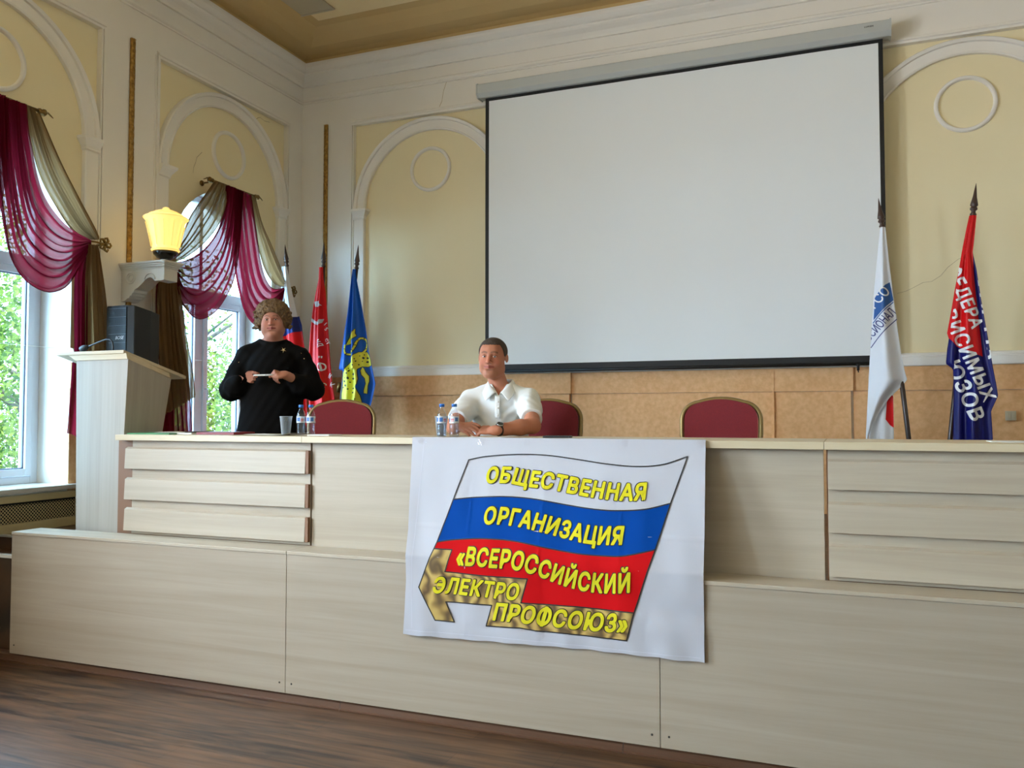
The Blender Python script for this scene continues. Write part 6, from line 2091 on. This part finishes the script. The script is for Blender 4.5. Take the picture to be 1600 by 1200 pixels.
# polo shirt
Fs = Field((-2.20, 4.10, 1.10), (-1.46, 4.74, 1.70), 0.0040)
Fs.ell(T(0, -0.02, 1.50), (0.174, 0.108, 0.125), At, 0.04); Fs.ell(T(0, -0.03, 1.36), (0.166, 0.118, 0.14), At, 0.05); Fs.ell(T(0, -0.055, 1.22), (0.168, 0.130, 0.10), At, 0.05)
[Fs.cone(T(s * 0.045, -0.025, 1.607), 0.048, T(s * 0.155, -0.01, 1.556), 0.053, 0.04) for s in (-1, 1)]
Fs.cone(T(0.002, -0.03, 1.60), 0.066, lerp(neck0, neck1, 0.22), 0.065, 0.03)
for i, s in enumerate((-1, 1)):
    e1 = lerp(SHm[i], ELm[i], 0.80)
    Fs.chain([SHm[i], lerp(SHm[i], ELm[i], 0.4), e1], [0.066, 0.064, 0.060], 0.03)
def polo_cut(D, X, Y, Z):
    D = D + wrinkle(X, Y, Z, T(-0.10, 0.10, 1.40), (0.6, 0, 0.8), 150, 0.0028, 0.10) + wrinkle(X, Y, Z, T(0.12, 0.10, 1.42), (-0.7, 0, 0.7), 140, 0.0030, 0.10) + wrinkle(X, Y, Z, T(0, 0.12, 1.30), (0.2, 0, 1.0), 110, 0.0030, 0.12)
    D = D + 0.0022 * np.sin(X * 60 + Z * 18) + 0.0015 * np.sin(X * 25 - Z * 75 + Y * 30)
    for i in range(2):
        D = D + wrinkle(X, Y, Z, lerp(SHm[i], ELm[i], 0.45), (0.5 if i else -0.5, 0.5, 0.7), 170, 0.0026, 0.08)
        d = ELm[i] - SHm[i]; d /= np.linalg.norm(d)
        c = lerp(SHm[i], ELm[i], 0.74)
        pl = (X - c[0]) * d[0] + (Y - c[1]) * d[1] + (Z - c[2]) * d[2]
        near = ((X - c[0]) ** 2 + (Y - c[1]) ** 2 + (Z - c[2]) ** 2) < 0.11 ** 2
        D = np.where(near & ((X - Tc[0]) * (1 if i else -1) > 0.10), np.maximum(D, pl), D)
    # V opening below the neck
    lx = (X - Tc[0]) * At[0, 0] + (Y - Tc[1]) * At[1, 0]
    ly = (X - Tc[0]) * At[0, 1] + (Y - Tc[1]) * At[1, 1]
    op = np.abs(lx - 0.004) * 1.0 - (Z - 1.570) * 0.62
    D = np.where((ly > 0.0) & (Z > 1.56) & (np.abs(lx) < 0.075), np.maximum(D, op * -1.0), D)
    nr = np.sqrt((lx - 0.002) ** 2 + (ly + 0.03) ** 2)
    return np.where(nr < 0.085, np.maximum(D, Z - 1.640 - 0.2 * np.maximum(-ly, 0)), D)
Fs.apply(polo_cut)
V, F_ = Fs.mesh(); shirt = field_obj('polo_shirt', V, F_, M['polo'], me_)
# collar flaps
for s in (-1, 1):
    m = MB(); P = []
    for i in range(17):
        t = i / 16
        an = math.radians(180 - 172 * t)
        zt_ = 1.672 - 0.010 * t - 0.075 * max(0, t - 0.45) ** 1.5 / 0.55 ** 1.5
        rt_ = 0.060 + 0.004 * math.sin(PI * t)
        cx_, cy_ = 0.003 + s * rt_ * math.sin(an), -0.030 + 0.002 + (rt_ + 0.030 * max(0, t - 0.5) * 2) * -math.cos(PI - an) * -1
        cy_ = -0.030 + (rt_ + 0.045 * max(0, t - 0.45) / 0.55) * math.cos(an)
        ro = rt_ + 0.024 + 0.010 * t
        dr = 0.040 + 0.014 * max(0, t - 0.5) * 2
        ox, oy = 0.003 + s * (ro * math.sin(an) + 0.052 * max(0, t - 0.55) / 0.45), -0.030 + (ro + 0.048 * max(0, t - 0.45) / 0.55) * math.cos(an)
        top_ = T(cx_, cy_, zt_); out_ = T(ox, oy, zt_ - dr)
        mid_ = lerp(top_, out_, 0.45) + np.array([0, 0, 0.010]) + At[:, 1] * 0.004 * math.cos(an)
        P.append([top_ - np.array([0, 0, 0.02]), top_, lerp(top_, mid_, 0.4) + np.array([0, 0, 0.005]), mid_, out_])
    m.grid(P); m.build('collar', M['polo'], shirt, solid=0.0035, sub=1)
m = MB()
def chest_y(z): return 0.088 + 0.012 * (1.54 - z) / 0.12
P = [[T(0.004 + u, chest_y(z) + 0.008 - 0.3 * abs(u) ** 1.2, z) for u in (-0.014, -0.008, 0, 0.008, 0.014)] for z in np.linspace(1.568, 1.440, 12)]
m.grid(P, flip=True); m.build('placket', M['polo'], shirt, solid=0.002)
for z in (1.535, 1.500, 1.460):
    m = MB(); m.lathe([(0, -0.002), (0.0045, -0.002), (0.005, 0), (0.0045, 0.002)], T(0.004, chest_y(z) + 0.011, z), 10, 'y'); m.build('button', M['button'], shirt)
# trousers and shoes (mostly hidden by the desk)
Ft = Field((-2.12, 4.10, 0.74), (-1.52, 4.76, 1.30), 0.007)
Ft.ell(T(0, -0.05, 1.20), (0.165, 0.125, 0.085), At, 0.04)
for s in (-1, 1):
    Ft.cone(T(s * 0.078, -0.04, 1.185), 0.086, T(s * 0.10, 0.30, 1.165), 0.070, 0.03); Ft.cone(T(s * 0.10, 0.30, 1.160), 0.066, T(s * 0.11, 0.26, 0.80), 0.050, 0.02)
V, F_ = Ft.mesh(); field_obj('trousers', V, F_, M['trousers'], me_)
for s in (-1, 1):
    Fo = Field(T(s * 0.115, 0.31, 0.735) - np.array([0.13, 0.16, 0.06]), T(s * 0.115, 0.31, 0.735) + np.array([0.13, 0.16, 0.07]), 0.006)
    Fo.ell(T(s * 0.115, 0.315, 0.733), (0.045, 0.115, 0.034), At, 0.02); Fo.cone(T(s * 0.112, 0.26, 0.75), 0.045, T(s * 0.112, 0.26, 0.77), 0.045, 0.02)
    V, F_ = Fo.mesh(); field_obj('shoe', V, F_, M['shoe'], me_)
# wristwatch
wc = lerp(ELm[1], WRm[1], 0.88); wd = (WRm[1] - ELm[1]); wd /= np.linalg.norm(wd)
up_ = np.array([0.15, -0.55, 0.82]); up_ -= wd * (up_ @ wd); up_ /= np.linalg.norm(up_); sd = np.cross(wd, up_)
m = MB(); P = []
for i in range(33):
    a = 2 * PI * i / 32
    r_ = 0.0315
    dirv = up_ * math.cos(a) + sd * math.sin(a)
    P.append([wc + dirv * (r_ - 0.002) - wd * 0.0095, wc + dirv * (r_ + 0.0015) - wd * 0.0085, wc + dirv * (r_ + 0.0015) + wd * 0.0085, wc + dirv * (r_ - 0.002) + wd * 0.0095])
m.grid(P); watch = m.build('wristwatch', M['strap_black'], me_)
def disc_prism(c, n_, r_, h0, h1, mt, nm, par):
    u_ = np.cross(n_, wd); u_ /= np.linalg.norm(u_); v_ = np.cross(n_, u_)
    m = MB(); P = []
    for rr_, hh in ((0.0001, h0), (r_, h0), (r_ * 1.02, (h0 + h1) / 2), (r_ * 0.95, h1), (0.0001, h1)):
        P.append([c + n_ * hh + (u_ * math.cos(a) + v_ * math.sin(a)) * rr_ for a in [2 * PI * k / 24 for k in range(25)]])
    m.grid(P); return m.build(nm, mt, par)
disc_prism(wc + up_ * 0.031, up_, 0.0185, -0.003, 0.007, M['watch_steel'], 'watch_case', watch)
disc_prism(wc + up_ * 0.031, up_, 0.0155, 0.0068, 0.0078, M['watch_dial'], 'watch_dial', watch)

# ---------------------------------------------------------------- standing woman
yw = R(33)
fw = np.array([math.sin(yw), -math.cos(yw), 0.0])
Aw = frame(fw)
Wc = np.array([-3.535, 4.60, 0.0])
W = lambda a, b, z: Wc + Aw[:, 0] * a + Aw[:, 1] * b + np.array([0, 0, z])
wo = empty('person', (Wc[0], Wc[1], ST), 'standing woman in a black dress with curly brown hair, holding a white pen', 'person')
Ahw = frame((math.sin(yw - R(4)), -math.cos(yw - R(4)), -0.03), roll=R(2))
how = W(0.000, 0.02, 2.084)
gw = 0.955
SHw = [W(-0.170, -0.01, 1.850), W(0.178, -0.01, 1.845)]
ELw = [W(-0.262, 0.00, 1.640), W(0.265, 0.00, 1.645)]
WRw = [W(-0.192, 0.185, 1.698), W(0.098, 0.190, 1.716)]
Fd = Field(np.minimum(W(-0.33, -0.2, 0.69), W(0.33, -0.2, 0.69)) - np.array([0.02, 0.22, 0.0]), np.maximum(W(0.33, 0.3, 2.3), W(0.33, -0.2, 2.3)) + np.array([0.10, 0.12, 0.0]), 0.0038)
Fd.ell(W(0, 0, 1.78), (0.165, 0.105, 0.14), Aw, 0.04); Fd.ell(W(0, 0.01, 1.60), (0.165, 0.125, 0.15), Aw, 0.05); Fd.ell(W(0, 0, 1.44), (0.175, 0.125, 0.14), Aw, 0.05)
[Fd.cone(W(s * 0.045, -0.02, 1.935), 0.040, W(s * 0.150, -0.01, 1.865), 0.045, 0.04) for s in (-1, 1)]
Fd.cone(W(0, -0.02, 1.90), 0.066, how + Ahw @ np.array([0, -0.020, -0.080]), 0.058, 0.018)
for s in (-1, 1):
    Fd.chain([W(s * 0.085, 0, 1.40), W(s * 0.075, 0.01, 1.10), W(s * 0.07, -0.01, 0.95), W(s * 0.07, -0.01, 0.77)], [0.090, 0.060, 0.055, 0.036], 0.02)
    Fd.ell(W(s * 0.075, 0.04, 0.730), (0.034, 0.090, 0.026), Aw, 0.02)
for i in range(2):
    Fd.chain([SHw[i], ELw[i]], [0.056, 0.044], 0.02)
    Fd.chain([ELw[i], lerp(ELw[i], WRw[i], 0.4), WRw[i]], [0.042, 0.038, 0.026], 0.015)
head(Fd, how, Ahw, gw, True)
r_, u_, f_ = Aw[:, 0], np.array([0, 0, 1.0]), Aw[:, 1]
hand(Fd, WRw[0], r_ * 0.92 + f_ * 0.28 + u_ * 0.02, u_ * 0.80 + f_ * 0.25, f_ * 0.85 + u_ * 0.10, [(0.12, 0.55, 0.45), (0.40, 1.0, 0.8), (0.50, 1.1, 0.8), (0.60, 1.1, 0.8)], 0.172, 0.04, ((0.85, 0.35, -0.25), (0.98, -0.05, -0.15), (0.98, -0.2, 0.0)), 1.08)
hand(Fd, WRw[1], -r_ * 0.78 + f_ * 0.60 + u_ * 0.06, u_ * 0.45 - r_ * 0.25 - f_ * 0.25, f_ * 0.55 + u_ * 0.75, [(0.95, 0.8, 0.5), (1.05, 0.9, 0.5), (1.1, 0.9, 0.5), (1.15, 0.9, 0.5)], 0.165, 0.05, ((0.85, 0.25, -0.45), (0.9, -0.1, -0.4), (0.9, -0.3, -0.2)), 1.05)
V, F_ = Fd.mesh()
tone = head_tones(V, how, Ahw, gw, srgb(178, 124, 104), True)
field_obj('body', V, F_, M['skin'], wo, tone)
eyes(how, Ahw, gw, wo, (0.05, 0.0))
# curly hair
Fh = Field(how - np.array([0.19, 0.19, 0.15]), how + np.array([0.19, 0.19, 0.21]), 0.0042)
Pw = lambda x, y, z: how + Ahw @ (np.array([x, y, z]) * gw)
Fh.ell(Pw(0, -0.014, 0.066), (0.105, 0.106, 0.082), Ahw, 0.01)
for s in (-1, 1): Fh.ell(Pw(s * 0.078, -0.020, 0.015), (0.040, 0.060, 0.060), Ahw, 0.03)
Fh.ell(Pw(0, -0.055, -0.005), (0.082, 0.055, 0.075), Ahw, 0.03)
rc = np.random.default_rng(5)
for k in range(420):
    d = rc.normal(size=3); d /= np.linalg.norm(d)
    if d[2] < -0.35: continue
    c = np.array([0, -0.014, 0.060]) + d * np.array([0.106, 0.110, 0.086]) * rc.uniform(0.96, 1.05)
    if c[1] > 0.050 and c[2] < 0.052: continue
    r0 = rc.uniform(0.007, 0.014)
    t_ = np.cross(d, rc.normal(size=3)); t_ /= np.linalg.norm(t_)
    Fh.cone(Pw(*(c - t_ * 0.012)), r0 * 0.8, Pw(*(c + t_ * 0.012 + d * 0.002)), r0 * 0.6, 0.004)
for k in range(120):
    s = rc.choice((-1, 1)); c = np.array([s * rc.uniform(0.088, 0.118), rc.uniform(-0.07, 0.030), rc.uniform(-0.045, 0.06)])
    Fh.cone(Pw(*c), 0.011, Pw(*(c + rc.normal(size=3) * 0.010)), 0.008, 0.004)
Fh.ell(Pw(0, 0.088, -0.040), (0.080, 0.072, 0.090), Ahw, 0.010, 'sub')
Fh.ell(Pw(0, 0.03, -0.120), (0.10, 0.12, 0.06), Ahw, 0.010, 'sub')
V, F_ = Fh.mesh(); field_obj('hair', V, F_, M['hair_curly'], wo, None, 0)
# dress
lo = np.minimum(W(-0.36, 0.2, 1.05), W(0.36, 0.2, 1.05)) - np.array([0.08, 0.24, 0.0]); hi = np.maximum(W(0.36, -0.2, 2.0), W(-0.36, -0.2, 2.0)) + np.array([0.20, 0.42, 0.0])
Fs = Field(np.minimum(lo, hi), np.maximum(lo, hi), 0.0048)
Fs.ell(W(0, 0.005, 1.78), (0.185, 0.128, 0.145), Aw, 0.04); Fs.ell(W(0, 0.015, 1.60), (0.190, 0.148, 0.16), Aw, 0.05)
Fs.chain([W(0, 0.0, 1.55), W(0, 0.0, 1.30), W(0, 0, 1.12)], [0.150, 0.160, 0.165], 0.05)
for s in (-1, 1): Fs.chain([W(s * 0.06, 0.0, 1.50), W(s * 0.070, 0.0, 1.30), W(s * 0.075, 0, 1.12)], [0.140, 0.150, 0.150], 0.05)
[Fs.cone(W(s * 0.050, -0.02, 1.930), 0.052, W(s * 0.155, -0.01, 1.862), 0.056, 0.04) for s in (-1, 1)]
Fs.cone(W(0, -0.02, 1.90), 0.076, W(0, -0.01, 1.955), 0.074, 0.03)
for i, s in enumerate((-1, 1)):
    Fs.chain([SHw[i], lerp(SHw[i], ELw[i], 0.5), ELw[i] + np.array([0, 0, -0.01])], [0.068, 0.066, 0.070], 0.03)
    cf = lerp(ELw[i], WRw[i], 0.72)
    Fs.chain([ELw[i] + np.array([0, 0, -0.015]), lerp(ELw[i], WRw[i], 0.5) + np.array([0, 0, -0.02]), cf], [0.068, 0.060, 0.038], 0.03)
def dress_fn(D, X, Y, Z):
    D = D + 0.0016 * np.sin(X * 34 + Y * 22 + Z * 5) * np.clip((1.7 - Z) * 5, 0, 1) + 0.0015 * np.sin(X * 90 - Z * 60 + Y * 40)
    lx = (X - Wc[0]) * Aw[0, 0] + (Y - Wc[1]) * Aw[1, 0]
    ly = (X - Wc[0]) * Aw[0, 1] + (Y - Wc[1]) * Aw[1, 1]
    zn = 1.950 + 2.4 * lx ** 2 - 0.10 * np.maximum(ly, 0) + 0.10 * np.maximum(-ly, 0)
    D = np.where(np.abs(lx) < 0.115, np.maximum(D, Z - zn), D)
    return np.maximum(D, 1.10 - Z)
Fs.apply(dress_fn)
V, F_ = Fs.mesh(); dress = field_obj('dress', V, F_, M['dress'], wo)
for s in (-1, 1):
    c_ = W(s * 0.075, 0.045, 0.728)
    Fo = Field(c_ - np.array([0.13, 0.14, 0.035]), c_ + np.array([0.13, 0.14, 0.06]), 0.006)
    Fo.ell(W(s * 0.075, 0.045, 0.728), (0.040, 0.108, 0.030), Aw, 0.02)
    V, F_ = Fo.mesh(); field_obj('shoe', V, F_, M['shoe'], wo)
# star brooch, sequins, rings
def star(c, r_, nrm_parent, mt, name, par, n=5, inner=0.42, rot=0.2, thick=0.004):
    m = MB()
    pts = []
    for k in range(2 * n):
        a = PI * k / n + rot + PI / 2
        q_ = r_ if k % 2 == 0 else r_ * inner
        pts.append((q_ * math.cos(a), q_ * math.sin(a)))
    m.prism(pts, 0, thick, lambda u, v, w: c + Aw[:, 0] * u + u_ * v + Aw[:, 1] * w)
    return m.build(name, mt, par)
star(W(0.078, 0.140, 1.884), 0.019, None, M['gold_metal'], 'brooch', dress, 5, 0.26, 0.5)
for a, z in ((0.172, 1.86), (0.205, 1.835), (0.19, 1.80), (0.218, 1.80), (0.165, 1.80), (-0.208, 1.805), (0.185, 1.87)):
    bb = 0.055 if abs(a) > 0.15 else 0.11
    star(W(a, bb, z), 0.004, None, M['gold_metal'], 'sequin', dress, 4, 0.6, 0.2, 0.002)
pe = empty('pen', W(-0.02, 0.275, 1.715), "white pen held between the woman's hands", 'pen')
p0, p1 = W(-0.095, 0.262, 1.712), W(0.025, 0.292, 1.714)
m = MB(); m.tube([p0, lerp(p0, p1, 0.08), lerp(p0, p1, 0.92), p1], [0.003, 0.0055, 0.0055, 0.0045], 12); m.build('barrel', M['pen_white'], pe)
m = MB(); m.tube([lerp(p0, p1, 0.60) + f_ * 0.0065, lerp(p0, p1, 0.95) + f_ * 0.0070], 0.0016, 6); m.build('clip', M['watch_steel'], pe)
